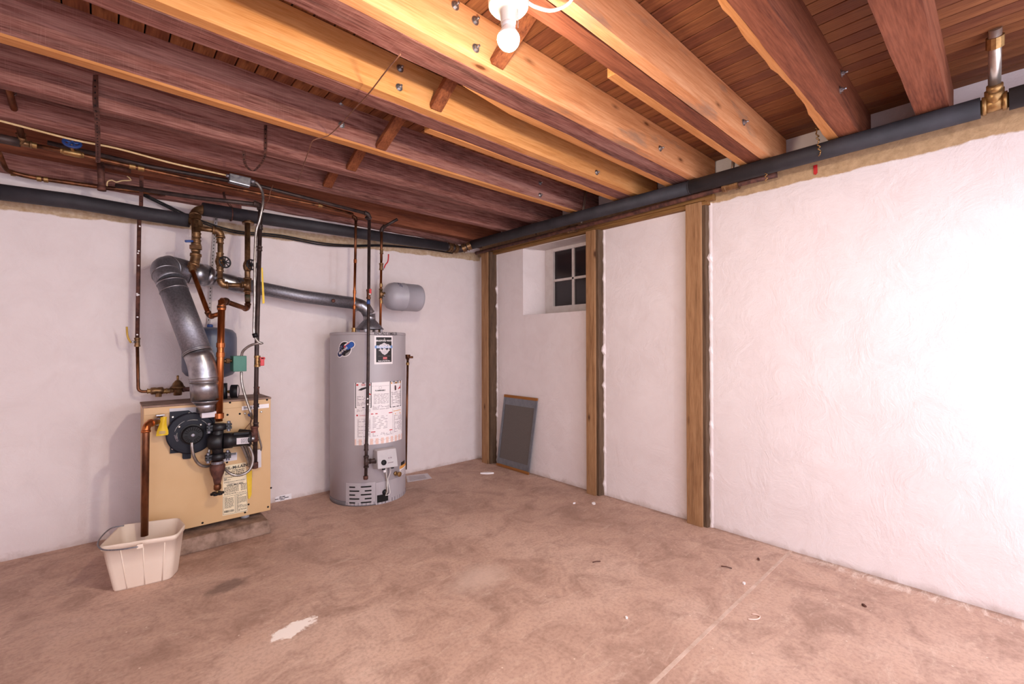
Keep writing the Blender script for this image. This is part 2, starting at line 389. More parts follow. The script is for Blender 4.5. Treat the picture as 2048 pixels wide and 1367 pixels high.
# ------------------------------------------------------------------ the room
XL, YN, ZC = -4.7, -5.3, 2.60     # how far floor and ceiling run past the picture, underside of boards
JY = -3.082                       # control joint
fl = MB().box((XL, JY+.006, -.12), (.4, .4, 0)).box((XL, YN, -.12), (.4, JY-.006, 0)).build('floor', 'floor'); struct(fl)
m = MB(); seg = 40
for i in range(seg):
    x0 = XL+(0-XL)*i/seg; x1 = XL+(0-XL)*(i+1)/seg
    m.box((x0, JY-.0085, -.05), (x1, JY+.0085, .0004+random.uniform(-.0004, .0012)))
m.build('joint_filler', 'joint', fl)
wl_ = MB().box((XL-.3, YN, 0), (XL, .3, ZC+.06)).build('unseen_wall_left', 'wall_b'); struct(wl_)  # unseen wall, added to keep world light off the left floor
wb = MB().box((XL, 0, 0), (.4, .3, 2.42)).build('wall_back', 'wall_b'); struct(wb)
NY0, NY1, NZ0, NZ1, ND = -.703, -1.70, 1.565, 2.262, .25
m = MB()
m.box((0, NY0, 0), (.4, 0, 2.397)); m.box((0, NY1, 0), (.4, NY0, NZ0)); m.box((0, YN, 0), (.4, NY1, 2.397)); m.box((0, NY1, NZ1), (.4, NY0, 2.397))
m.prism([(0, NY0, NZ0), (ND+.02, NY0, NZ0), (ND+.02, -.815, NZ0)], (0, 0, NZ1-NZ0))
m.prism([(0, NY1, NZ0), (ND+.02, NY1, NZ0), (ND+.02, NY1+.1, NZ0)], (0, 0, NZ1-NZ0))
m.box((.17, YN, 2.396), (.4, 0, 2.66))
wr = m.build('wall_right', 'wall_r'); struct(wr)
# ragged plaster lumps where the right wall was patched against the posts
ce = MB().box((XL, YN, ZC+.022), (.4, .3, ZC+.06)).build('ceiling', 'hole'); struct(ce)
pw = .0835; x = .168; k = 0; pm = {}
while x > XL+.1:
    key = k % 3
    if key not in pm:
        pm[key] = [MB().box((-pw+.0055, YN, 0), (0, .02, .02)).mesh('plank', M['plank2' if key == 1 else 'plank'], .0025), None][0]
    link('plank', pm[key], ce, (x, 0, ZC)); x -= pw; k += 1
# window in its niche
wn = struct(thing('window_1', 'small white four-pane basement window deep in the plastered niche', 'window', (ND, -1.2, NZ0)))
del wn['category']
wz0, wz1, wy0, wy1 = 1.597, 2.262, -.806, -1.60
m = MB(); fx = ND-.03
for a, b in (((fx, wy0, wz0-.03), (ND+.03, wy0-.107, wz1)), ((fx, wy1+.17, wz0-.03), (ND+.03, wy1, wz1)), ((fx, wy1+.17, wz0-.03), (ND+.03, wy0-.107, wz0+.055)), ((fx, wy1+.17, wz1-.06), (ND+.03, wy0-.107, wz1))): m.box(a, b)
m.build('window_frame', 'whitepaint', wn)
gy0, gy1, gz0, gz1 = wy0-.107, wy1+.17, wz0+.055, wz1-.06; my = (gy0+gy1)/2+.01; mz = (gz0+gz1)/2-.015
MB().box((fx+.008, my-.013, gz0), (ND+.015, my+.013, gz1)).box((fx+.008, gy1, mz-.012), (ND+.015, gy0, mz+.012)).build('muntin', 'whitepaint', wn, .003)
for ya, yb in ((my+.013, gy0), (gy1, my-.013)):
    for za, zb in ((gz0, mz-.012), (mz+.012, gz1)): MB().box((ND-.004, ya, za), (ND+.002, yb, zb)).build('pane', 'glass', wn)
MB().box((ND+.032, wy1-.05, wz0-.02), (ND+.14, wy0-.02, wz1)).build('dark_backing', 'hole', wn)  # dark block filling the opening behind the panes
MB().box((.0, NY1+.05, NZ1-.03), (ND+.01, NY0-.06, NZ1-.001)).build('lintel_board', 'whitepaint', wn, .006)

# ------------------------------------------------------------------ joists
X0, X1 = XL, .17
def wboard(x0, x1, y0, y1, z0, z1, mat, parent, name, rough=.004, seg=24, bevel=.004):
    """a board along x with slightly uneven lower edges"""
    rings = []
    for i in range(seg+1):
        x = x0+(x1-x0)*i/seg; a = [random.uniform(-rough, rough) for _ in range(4)]
        rings.append([(x, y0+a[0], z0+a[1]*.5), (x, y1+a[2], z0+a[3]*.5), (x, y1, z1), (x, y0, z1)])
    vs_ = [p for r in rings for p in r]
    fs = [(i*4+j, i*4+(j+1) % 4, (i+1)*4+(j+1) % 4, (i+1)*4+j) for i in range(seg) for j in range(4)]+[(3, 2, 1, 0), (seg*4, seg*4+1, seg*4+2, seg*4+3)]
    return MB().add(vs_, fs).build(name, mat, parent)
bolt_me = None
def bolt(parent, p, nrm=(0, -1, 0), stud=.02):
    global bolt_me
    if bolt_me is None:
        b = MB().lathe((0, 0, 0), (0, -1, 0), [(.017, 0), (.017, .003)], 16, False).lathe((0, 0, 0), (0, -1, 0), [(.0105, .003), (.0105, .012)], 6, False).lathe((0, 0, 0), (0, -1, 0), [(.005, .012), (.005, .026)], 8)
        bolt_me = b.mesh('bolt', M['galv'])
    return link('bolt', bolt_me, parent, p)
ZB = 2.40
JG = 'ceiling joists running to the right wall'
J = {}
def joist(key, label): J[key] = thing('ceiling_joist', label, 'joist', (-2.2, {'c': -2.45, 'b': -2.02, 'a': -1.49, 'a2': -1.05, 'a3': -.6, 'd': -2.95, 'e': -3.41, 'f': -3.74, 'rim': -.1}[key], ZB), JG); return J[key]
j = joist('f', 'rightmost reddish brown ceiling joist, beside the chrome riser pipe')
wboard(X0, X1, -3.80, -3.68, ZB, ZC, 'old2', j, 'old_joist', .003)
j = joist('e', 'wide reddish brown joist edged by a ragged live-edge pale strip')
wboard(X0, X1, -3.456, -3.366, ZB, ZC, 'old2', j, 'old_joist', .003)
rings = []; m = MB(); seg = 46; wv0 = .05
for i in range(seg+1):
    x = -2.6+(X1+2.6)*i/seg; wv0 = min(.058, max(.024, wv0+random.uniform(-.011, .010))); wv = wv0+.006*math.sin(i*.35); rings += [(x, -3.366, ZB), (x, -3.366+wv, ZB+.004), (x, -3.366+wv*.9, ZB+.035), (x, -3.366, ZB+.04)]
m.add(rings, [(i*4+q, i*4+(q+1) % 4, (i+1)*4+(q+1) % 4, (i+1)*4+q) for i in range(seg) for q in range(4)]+[(3, 2, 1, 0), (seg*4, seg*4+1, seg*4+2, seg*4+3)])
m.build('edge_strip', 'strip', j)
for u, v in ((1683, 147), (1680, 180)): bolt(j, AY(u, v, -3.457))
j = joist('d', 'pale sistered joist nearest the bare bulb, old wood behind it')
wboard(X0, X1, -2.968, -2.89, ZB, ZC, 'old2', j, 'old_joist', .003)
wboard(X0, X1-.02, -3.024, -2.974, ZB, ZC-.004, 'new2', j, 'sister_board', .0015)
MB().box((-1.55, -2.889, ZB-.002), (X1, -2.848, ZB+.04)).build('furring_strip', 'strip', j, .002)
bolt(j, AY(1487, 245, -3.025)); 
j = joist('c', 'pale sistered joist with rough dark bottom, directly behind the bare bulb')
wboard(X0, X1, -2.510, -2.392, ZB, ZC, 'old', j, 'old_joist', .006)
wboard(X0, X1-.02, -2.565, -2.512, ZB, ZC-.004, 'new2', j, 'sister_board', .0015)
m = MB(); P = []
for i in range(21):
    x = -1.97+(X1+1.97)*i/20; q = min(1, i/3); P += [(x, -2.391, ZB+.002), (x, -2.391+.045*q+.002, ZB), (x, -2.391+.045*q, ZB+.04), (x, -2.391, ZB+.042)]
m.add(P, [(i*4+q, i*4+(q+1) % 4, (i+1)*4+(q+1) % 4, (i+1)*4+q) for i in range(20) for q in range(4)]+[(3, 2, 1, 0), (80, 81, 82, 83)]); m.build('furring_strip', 'strip', j)
for u, v in ((910, 12), (950, 42), (951, 97), (1320, 297)): bolt(j, AY(u, v, -2.566))
j = joist('b', 'pale sistered joist with two bolts, second behind the bulb')
wboard(X0, X1, -2.05, -1.956, ZB, ZC, 'old', j, 'old_joist', .005)
wboard(X0, X1-.02, -2.105, -2.052, ZB+.004, ZC-.004, 'new', j, 'sister_board', .0015)
MB().box((-1.87, -1.955, ZB-.002), (X1, -1.905, ZB+.04)).build('furring_strip', 'strip', j, .002)
for u, v in ((800, 137), (798, 175), (1193, 345)): bolt(j, AY(u, v, -2.106))
j = joist('a', 'dark saw-marked joist with a lower edge coloured as lit, wire crossing it')
wboard(X0, X1, -1.515, -1.465, ZB+.012, ZC, 'old', j, 'old_joist', .002)
wboard(X0, X1, -1.517, -1.463, ZB, ZB+.0125, 'strip', j, 'painted_lit_edge', .002)  # joist's lit underside, coloured in as a paler strip
for u, v in ((683, 250), (682, 205), (1080, 366), (1080, 390)): bolt(j, AY(u, v, -1.516))
j = joist('a2', 'dark purple-brown joist with a strap hook, third from the back wall')
wboard(X0, X1, -1.085, -1.01, ZB, ZC, 'old', j, 'old_joist', .004)
j = joist('a3', 'dark knotty joist above the cream cable, second from the back wall')
wboard(X0, X1, -.66, -.59, ZB, ZC, 'old', j, 'old_joist', .004)
j = joist('rim', 'orange-brown rim joist over the back wall pipes')
wboard(X0, X1, -.17, -.09, 2.39, ZC, 'old2', j, 'old_joist', .004)
wboard(X0, X1, -.09, .1, 2.425, ZC, 'old', j, 'upper_plate', .004)
wboard(X0, -2.35, -.045, -.002, 2.29, 2.424, 'old', j, 'sill_plate', .008)
wboard(-2.35, X1, -.045, -.002, 2.352, 2.424, 'old', j, 'sill_plate', .008)
# cross bridging, one row at x = -1.93
def bridging(ya, yb, label, za=2.595, zb=2.425, xs=-1.93):
    a = V((xs, ya, za)); b = V((xs, yb, zb))
    o = MB().bar(a, b, .062, .03, (0, 0, 1)).build('cross_bridging', 'bridge', None, .003); o.location = (0, 0, 0)
    return tag(o, label, 'bridging', 'cross bridging between the joists')
bridging(-2.885, -2.57, 'diagonal wooden bridging piece right behind the lit bulb')
bridging(-2.388, -2.108, 'diagonal greyish bridging piece against the two-bolt pale joist')
bridging(-1.953, -1.52, 'diagonal brown bridging piece above the hanging wire bolts')
bridging(-1.46, -1.09, 'diagonal orange-tipped bridging piece in the dark middle bay')
bridging(-1.005, -.665, 'short dark bridging piece nearest the back wall')

# ------------------------------------------------------------------ posts and header on the right wall
def post(label, uL, uM, vb, xf, ztop, w_light=.022, uR=None):
    yl = AX(uL, vb, xf).y; ym = AX(uM, vb, xf).y
    t_ = thing('wall_post', label, 'post', (0, (yl+ym)/2, 0), 'timber posts on the right wall')
    MB().box((xf, yl, 0), (xf+w_light, ym, ztop)).build('face_board', 'post', t_, .003)
    m = MB(); n = 30; P = []
    for i in range(n+1):
        z = ztop*i/n; e = random.uniform(-.006, .006); P += [(xf+w_light, yl, z), (.0, yl, z), (.002, ym-.03+e, z), (xf+w_light, ym-.022+e*.4, z)]
    m.add(P, [(i*4+q, i*4+(q+1) % 4, (i+1)*4+(q+1) % 4, (i+1)*4+q) for i in range(n) for q in range(4)]+[(3, 2, 1, 0), (n*4, n*4+1, n*4+2, n*4+3)]); m.build('old_stud', 'postdark', t_)
    # plaster smeared along the stud's back edge
    m = MB(); P = []; n = 70
    for i in range(n+1):
        z = ztop*i/n; e = max(0, random.gauss(-.002, .006))*(1.6 if (i//6) % 3 == 0 else .8)+.0008; P += [(-.001, ym-.055, z), (-.004-e, ym-.042, z), (-.003-e, ym-.034+e*.5, z), (.002, ym-.028, z)]
    m.add(P, [(i*4+q, i*4+(q+1) % 4, (i+1)*4+(q+1) % 4, (i+1)*4+q) for i in range(n) for q in range(4)]); m.build('plaster_smear', 'wall_r', t_)
    return yl, ym
post('narrow timber post in the far room corner', 963.5, 975, 915, -.105, 2.262)
post('timber post beside the small window', 1173, 1190.5, 982, -.08, 2.235)
post('widest timber post with knots, right of the window bay', 1373.5, 1404.5, 1048, -.06, 2.26)
hd = thing('header_beam', 'brown header beam laid along the post tops under the black pipe', 'beam', (-.03, -1.4, 2.25))
MB().box((-.06, -2.635, 2.263), (0, -.10, 2.30)).build('upper_board', 'header', hd, .003)
MB().box((-.045, -2.60, 2.236), (0, -.19, 2.2625)).build('lower_board', 'header', hd, .003)
MB().box((-.062, -2.64, 2.255), (-.03, -2.585, 2.31)).build('end_block', 'header', hd, .003)

# ------------------------------------------------------------------ lamps
def lamp(label, P, mat, ztop, cable=None):
    """porcelain lampholder on a round box with a bare bulb; P is the bulb centre"""
    P = V(P); t_ = thing('ceiling_lamp', label, 'lamp', (P.x, P.y, ztop), 'bare bulb lampholders')
    zb = P.z+.088
    MB().lathe((P.x, P.y, 0), (0, 0, 1), [(.047, zb+.035), (.05, zb+.036), (.05, ztop-.001), (.047, ztop)], 8, False).build('junction_box', 'porcelain', t_)
    MB().lathe((P.x, P.y, 0), (0, 0, 1), [(.021, zb-.042), (.024, zb-.04), (.025, zb-.004), (.03, zb+.0), (.055, zb+.004), (.0615, zb+.012), (.0625, zb+.03), (.058, zb+.036), (.02, zb+.0365)], 40).build('lampholder', 'porcelain', t_)
    MB().lathe((P.x, P.y, 0), (0, 0, 1), [(.018, zb-.052), (.022, zb-.05), (.022, zb-.043), (.018, zb-.041)], 24).build('socket_ring', 'white', t_)
    MB().lathe((P.x, P.y, 0), (0, 0, 1), [(.0338, P.z+.004), (.0335, P.z+.009), (.030, P.z+.0155), (.0235, P.z+.026), (.0175, P.z+.034), (.0150, P.z+.0395)], 24).build('bulb_collar', 'white', t_)
    prof = [(0, P.z-.0345)]+[(.0345*math.sin(a), P.z-.0345*math.cos(a)) for a in [math.pi*i/12 for i in range(1, 7)]]+[(.0338, P.z+.004)]
    MB().lathe((P.x, P.y, 0), (0, 0, 1), prof, 24).build('bulb', mat, t_)
    m = MB(); q = P+RT*.021; zz = zb-.004
    while zz > P.z+.026:
        m.lathe((q.x, q.y-.012, zz), (0, 0, 1), [(0, -.0017), (.0015, -.0008), (.0015, .0008), (0, .0017)], 6); zz -= .0042
    m.build('pull_chain', 'chrome', t_)
    return t_
BP = CAM+_ray(1017, 78)*1.38
lamp('bare glowing bulb in a white lampholder under the joists', BP, 'bulb', ZB)
cb = thing('lamp_cable', 'white electric cable looping from the bulb lampholder over the joist', 'cable', (BP.x, BP.y, ZB))
q = BP+V((0, 0, .112))
MB().tube(spline([q+RT*.06, AZ(1072, 14, 2.335), AZ(1100, 21, 2.35), AZ(1126, 14, 2.37), AZ(1144, -2, 2.40), V((-2.0, -3.03, 2.44)), V((-1.98, -3.028, 2.52))], .008), .0055, 10).build('cable', 'white', cb)
# added lamp, unseen behind the camera, stands in for a flash on the right wall
LP2 = V((-1.25, -4.95, 1.55))
wl = thing('added_fill_lamp', 'added bulb lamp standing in for a flash, unseen behind the camera', 'lamp', (LP2.x, LP2.y, 0))
MB().lathe((LP2.x, LP2.y, 0), (0, 0, 1), [(.14, 0), (.14, .012), (.02, .03), (.012, .05), (.012, LP2.z-.13), (.018, LP2.z-.12)], 24).build('stand', 'blackp', wl)
MB().lathe((LP2.x, LP2.y, 0), (0, 0, 1), [(.02, LP2.z-.12), (.024, LP2.z-.11), (.024, LP2.z-.05), (.016, LP2.z-.045)], 20).build('socket', 'porcelain', wl)
MB().lathe((LP2.x, LP2.y, 0), (0, 0, 1), [(.015, LP2.z-.045), (.02, LP2.z-.03), (.03, LP2.z-.015)]+[(.0345*math.sin(a), LP2.z-.0345*math.cos(a)) for a in [math.pi*i/12 for i in range(5, 12)]]+[(.001, LP2.z+.0345)], 24).build('bulb', 'fill_bulb', wl)
MB().lathe((LP2.x, LP2.y, 0), (0, 0, 1), [(.15, LP2.z+.034), (.152, LP2.z+.036), (.05, LP2.z+.13), (.03, LP2.z+.135), (.03, LP2.z+.132), (.048, LP2.z+.127)], 32).build('shade', 'white', wl)  # added shade, shaped to hold the light off the upper wall
MB().tube([(LP2.x, LP2.y+.02, LP2.z-.1), (LP2.x, LP2.y+.06, LP2.z-.02), (LP2.x, LP2.y+.055, LP2.z+.08), (LP2.x, LP2.y+.03, LP2.z+.13)], .003, 6).build('shade_arm', 'blackp', wl)

# ------------------------------------------------------------------ insulated heating mains
RI = .046
bk = thing('insulated_pipe', 'black foam-wrapped pipe along the left part of the back wall', 'pipe', AY(0, 384, -.13), 'black insulated heating pipes')
MB().tube([AY(-60, 376, -.13), AY(150, 403, -.13), AY(300, 429, -.14), AY(379, 441, -.2)], RI, 20).build('insulation', 'insul', bk)
bk2 = thing('insulated_pipe', 'black foam-wrapped pipe from the bronze elbow to the room corner', 'pipe', AY(405, 417, -.2), 'black insulated heating pipes')
pA, pB = AY(405, 418, -.22), AY(892, 493, -.13)
MB().tube([pA, pB], RI, 20).build('insulation', 'insul', bk2)
MB().torus(AY(462, 428, -.21), pB-pA, RI+.002, .004, 24, 6).tube([AY(462, 428, -.21)+V((0, -.02, RI)), AY(450, 398, -.21), AY(447, 384, -.21)], .008, 6).build('hanger_clamp', 'rust', bk2)
rp = thing('insulated_pipe', 'long black foam-wrapped pipe along the top of the right wall', 'pipe', (-.13, -2, 2.34), 'black insulated heating pipes')
q0, q1, q2 = AX(945, 489, -.26), AX(1380, 374.5, -.14), AX(1961, 216, -.13)
MB().tube([q0, q1], RI, 20).build('insulation', 'insul', rp); MB().tube([q1+(q2-q1)*.001, q2], RI*1.02, 20).build('insulation', 'insul', rp)
MB().tube([AX(2018, 199, -.13), AX(2018, 199, -.13)+V((0, -.9, .01))], RI*1.02, 20).build('insulation', 'insul', rp)
MB().torus(q1, q1-q0, RI*.985, .004, 24, 6).build('seam_ring', 'insul', rp)
tp = AX(1989, 207, -.13)
MB().tube([q2-V((0, -.005, 0)), AX(2021, 198, -.13)], .033, 18).tube([tp+V((0, .04, 0)), tp+V((0, .025, 0))], .041, 18).tube([tp-V((0, .04, 0)), tp-V((0, .025, 0))], .041, 18).tube([tp, tp+V((-.035, 0, .05))], .032, 16).build('bronze_tee', 'brass', rp)
rs = thing('riser_pipe', 'satin metal riser pipe leaning up into the boards at right', 'pipe', tp)
tt = V((-.345, -3.955, ZC-.003))
MB().tube([tp+V((-.02, 0, .04)), tt], .021, 16).build('pipe', 'chrome', rs)
dd = (tt-tp).normalized(); MB().tube([tt-dd*.075, tt-dd*.03], .029, 12, smooth=False).build('collar', 'brass', rs); MB().tube([tp+dd*.055, tp+dd*.085], .027, 14).build('collar', 'brass', rs)
# corner fittings between the two mains
cf = thing('corner_pipe_fitting', 'bronze elbow fittings joining the black pipes in the far corner', 'pipe fitting', AY(918, 497, -.14))
e0, e1, e2 = pB, AY(921, 499, -.125), q0
MB().tube(fillet([e0, e1, e2], .05), .036, 16).build('elbow', 'iron', cf)
for p, d in ((e0+(e1-e0)*.25, e1-e0), (e0+(e1-e0)*.62, e1-e0), (e2+(e1-e2)*.3, e2-e1), (e2+(e1-e2)*.7, e2-e1)): coupling(cf, p, d, .036, .04, 'bronze')
# bare return pipe lying behind and below the insulated one
rt_ = thing('return_pipe', 'bare brown return pipe tucked under the long insulated pipe', 'pipe', (-.09, -2, 2.27))
MB().tube([AX(952, 506, -.16), AX(1240, 433, -.10), AX(1500, 362, -.09), AX(1555, 349, -.05)], .017, 12).build('pipe', 'rust', rt_)
for u, v in ((1145, 458), (1462, 372)):
    p = AX(u, v, -.095); coupling(rt_, p, (0, 1, .0), .024, .10, 'bronze', 'bronze_tee')
for u, v in ((1163, 446), (1463, 362)):
    p = AX(u, v, -.095); MB().tube([p, V((p.x+.06, p.y, ZC-.002))], .010, 10).build('branch_pipe', 'chrome', rt_)
p = AX(1072, 470, -.12); MB().tube([V((p.x, p.y, 2.3)), V((p.x, p.y, 2.55))], .005, 6).build('hanger_rod', 'rust', rt_)
# twisted wire hanger and red tag
hc = thing('wire_hanger', 'twisted wire hanger wrapped round the insulated pipe', 'hanger', AX(1640, 290, -.17))
P = []
for i in range(60):
    a = i/59; b = AX(1633+7*a, 255+56*a, -.182); P.append(b+V((math.sin(i*.8)*.004, math.cos(i*.55+math.sin(i*.3))*.0055, 0)))
MB().tube(P, .0032, 6).build('twist', 'brass', hc)
P = []
for i in range(24):
    a = i/23; b = AX(1531+2*a, 338+24*a, -.15); P.append(b+V((0, math.cos(i*.9)*.007, 0)))
tag(MB().tube(P, .003, 6).build('wire_end', 'brass'), 'short twist of wire dangling under the insulated pipe', 'hanger')
rtg = thing('red_tag', 'small red paper tag stuck below the insulated pipe', 'tag', AX(1631, 340, -.005))
a = AX(1627, 331, -.004); b = AX(1635, 349, -.004)
MB().prism([(a.x, a.y, a.z), (a.x, b.y, a.z), (a.x, b.y, b.z+.01), (a.x, (a.y+b.y)/2, b.z), (a.x, a.y, b.z+.01)], (-.0015, 0, 0)).build('tag', 'red', rtg)

# ------------------------------------------------------------------ pipework under the joists along the back wall
YU = -.45
cw = thing('copper_water_line', 'copper water line with a blue wheel valve under the joists', 'pipe', AY(145, 305, YU))
pts = [AY(66, 290, YU), AY(145, 306, YU), AY(270, 334, YU), AY(460, 375, YU), AY(640, 411, YU), AY(706, 428, YU)]
MB().tube(pts, .0115, 12).build('pipe', 'copperdark', cw)
dl = pts[1]-pts[0]
for u, v in ((66, 290), (128, 302), (161, 309), (265, 333), (282, 337), (640, 411)): coupling(cw, AY(u, v, YU), dl, .0125, .03, 'brass', rings=False)
MB().lathe(pts[1], dl, [(.014, -.045), (.019, -.03), (.019, .03), (.014, .045)], 12).build('valve_body', 'brass', cw)
hp = pts[1]+V((0, -.05, .04)); MB().tube([pts[1], hp], .009, 8).build('bonnet', 'brass', cw)
m = MB().torus(hp, (0, -.8, .6), .034, .008, 20, 8)
for i in range(5):
    a = 2*math.pi*i/5; ax = V((0, -.8, .6)).normalized(); u_ = ax.orthogonal().normalized(); w_ = ax.cross(u_); m.tube([hp, hp+(u_*math.cos(a)+w_*math.sin(a))*.034], .006, 6)
m.build('handwheel', 'blue', cw)
sp_ = thing('sloping_pipe', 'brown pipe sloping down from the joists at far left', 'pipe', AY(45, 282, YU))
MB().tube([AY(-6, 95, -1.0), AY(44, 274, YU-.02)], .014, 12).build('pipe', 'copperdark', sp_)
tee(sp_, AY(46, 286, YU), dl, V((-.1, -.4, .6)), .014, 'bronze', .03, .045); MB().tube([AY(-40, 268, YU), AY(40, 285, YU)], .024, 14).build('pipe_stub', 'iron', sp_)
MB().torus(AY(22, 185, -.72), AY(44, 274, YU)-AY(-6, 95, -1.0), .016, .003, 16, 6).build('wire_tie', 'galv', sp_)
gm = thing('gas_main', 'black iron gas pipe running under the joists to the heater drop', 'pipe', AY(300, 345, -.36))
pts = [AY(95, 285, -.36), AY(300, 333, -.36), AY(520, 372, -.4), AY(738.5, 428, -.62), AY(738.5, 452, -.62)]
MB().tube(pts[:4], .013, 10).build('pipe', 'iron', gm); elbow(gm, pts[2], pts[3], pts[4], .013, 'iron', .03)
lw = thing('lower_brown_pipe', 'brown pipe hugging the wall above the left insulated pipe', 'pipe', AY(100, 358, -.10))
pts = [AY(-3, 305, -.35), AY(13, 342, -.12), AY(60, 354, -.10), AY(200, 374, -.10), AY(330, 388, -.10)]
MB().tube(fillet(pts, .04), .013, 12).build('pipe', 'copperdark', lw)
for u, v in ((26, 346), (78, 357), (92, 359)): coupling(lw, AY(u, v, -.108), pts[3]-pts[2], .013, .02, 'brass', rings=False)
ds = thing('drip_stub', 'short rusty pipe stub hanging under the joist strap', 'pipe', AY(203, 360, -.2))
MB().tube([AY(201, 322, -.22), AY(203.5, 380, -.22)], .018, 12).build('stub', 'rust', ds); MB().tube([AY(203.3, 372, -.22), AY(203.6, 381, -.22)], .022, 12).build('cap', 'rust', ds)
MB().tube([AY(203, 330, -.22), AY(262, 342, -.22)], .014, 10).build('cross_pipe', 'rust', ds)
wrp = thing('wire_bundle', 'tangled pale wire wrapped on the iron pipe above the wall', 'wire', AY(235, 362, -.2))
MB().tube(spline([AY(214, 372, -.22), AY(215, 363, -.23), AY(224, 360, -.23), AY(232, 364, -.23), AY(245, 361, -.23), AY(262, 360, -.22), AY(254, 352, -.22)], .01), .004, 6).build('wire', 'cream', wrp)

# gas drop by the boiler: comes along the wall, elbows down in front of the cabinet
YG = -.60
gd = thing('gas_drop', 'dark iron gas pipe dropping beside the boiler, red shut-off valve', 'pipe', AY(510, 928, YG))
g0, g1, g2, g3 = AY(232, 371, -.24), AY(521, 409, YG+.02), AY(513.5, 698, YG), AY(510, 930, YG)
MB().tube(fillet([g0, AY(400, 396, -.42), g1], .05), .0135, 12).build('feed_pipe', 'iron', gd); elbow(gd, g0+(g1-g0)*.7, g1, g2, .0145, 'iron', .032)
MB().tube([g1, g2, g3], .0135, 12).build('drop_pipe', 'iron', gd)
for v, L, mt in ((455, .03, 'iron'), (498, .03, 'iron'), (782, .05, 'rust'), (812, .025, 'blackp'), (850, .03, 'iron')):
    p = g1+(g3-g1)*((v-409)/(930-409)); coupling(gd, p, g3-g1, .0135, L, mt)
vp = AY(514.5, 722, YG); coupling(gd, vp, (0, 0, 1), .0145, .075, 'brass', 'valve_body')
MB().tube([vp, AY(521, 723, YG-.03)], .007, 8).build('valve_stem', 'brass', gd)
a = AY(524.5, 722, YG-.035); MB().box((a.x-.012, a.y-.006, a.z-.03), (a.x+.012, a.y+.006, a.z+.028)).box((a.x-.016, a.y-.006, a.z+.012), (a.x+.017, a.y+.006, a.z+.026)).build('valve_handle', 'red', gd, .004)
tp2 = AY(509, 867, YG); tee(gd, tp2, (0, 0, 1), (-1, .2, 0), .017, 'rust', .045, .04)
MB().tube([tp2+V((-.03, 0, 0)), tp2+V((-.085, .03, .01))], .03, 16).build('regulator_cap', 'black', gd)
MB().lathe(g3, (0, 0, 1), [(.017, -.02), (.019, -.018), (.019, .02), (.016, .022)], 12).build('end_cap', 'rust', gd)
MB().tube([AY(509, 666, YG-.018), AY(511.5, 674, YG-.018)], .0165, 10).build('tape_band', 'blackp', gd)
MB().prism([AY(522.5, 535, YG+.02), AY(525.5, 535, YG+.02), AY(529.5, 606, YG+.02), AY(525, 607, YG+.02)], (0, .002, 0)).build('hanging_tag', 'yellow', gd)
# thin vertical copper + conduit, junction box, cable
jb = thing('junction_box', 'grey metal junction box fixed under the dark joists', 'electrical box', AY(480, 358, -.62))
a = AY(458, 349, -.62); b = AY(502, 366, -.62)
m = MB().hexa([AY(458, 362, -.62), AY(501, 373, -.62), AY(501, 373, -.62)+V((0, .05, 0)), AY(458, 362, -.62)+V((0, .05, 0))], [AY(459, 345, -.62), AY(503, 355, -.62), AY(503, 355, -.62)+V((0, .05, 0)), AY(459, 345, -.62)+V((0, .05, 0))])
m.build('box', 'galv', jb, .006)
MB().tube([AY(452, 350, -.6), AY(460, 353, -.6)], .011, 10).build('cable_clamp', 'galvdull', jb); MB().tube([AY(501, 362, -.6), AY(510, 364, -.6)], .014, 10).build('conduit_connector', 'galvdull', jb)
fx1 = thing('flexible_conduit', 'flexible steel conduit running down beside the iron gas pipe', 'conduit', AY(509, 560, YG), 'flexible steel conduits')
flex(fx1, [AY(505, 362, -.60), AY(516, 368, -.61), AY(525, 385, -.615), AY(525.5, 408, -.635), AY(519, 440, -.625), AY(512, 465, -.61), AY(509.5, 520, -.61), AY(509, 600, -.61), AY(507.5, 655, -.61), AY(509.5, 672, -.61), AY(517, 684, -.62), AY(524, 686, -.62), AY(512, 687, -.61), AY(498, 692, -.58), AY(486, 702, -.55), AY(483, 712, -.54)], .0085)
ct = thing('cream_cable', 'cream sheathed cable sagging under the joists to the metal box', 'cable', AY(235, 297, -.68))
MB().tube(spline([AY(-20, 236, -.68), AY(60, 257, -.68), AY(150, 280, -.68), AY(235, 297, -.68), AY(340, 325, -.66), AY(420, 343, -.63), AY(455, 351, -.6)], .03), .0055, 8).build('cable', 'cream', ct)
dc = thing('dark_cables', 'pair of thin black cables sagging below the insulated back pipe', 'cable', AY(600, 480, -.05))
for k_, dv in enumerate((0, 4)):
    MB().tube(spline([AY(285, 386+dv, -.07), AY(330, 408+dv, -.06), AY(395, 438+dv, -.06), AY(470, 461+dv, -.05), AY(560, 470+dv, -.04), AY(640, 485+dv, -.04), AY(700, 490+dv*.7, -.04), AY(770, 490+dv*.5, -.04), AY(850, 498, -.04), AY(905, 506, -.04)], .03), .006, 7).build('cable', 'blackp', dc)
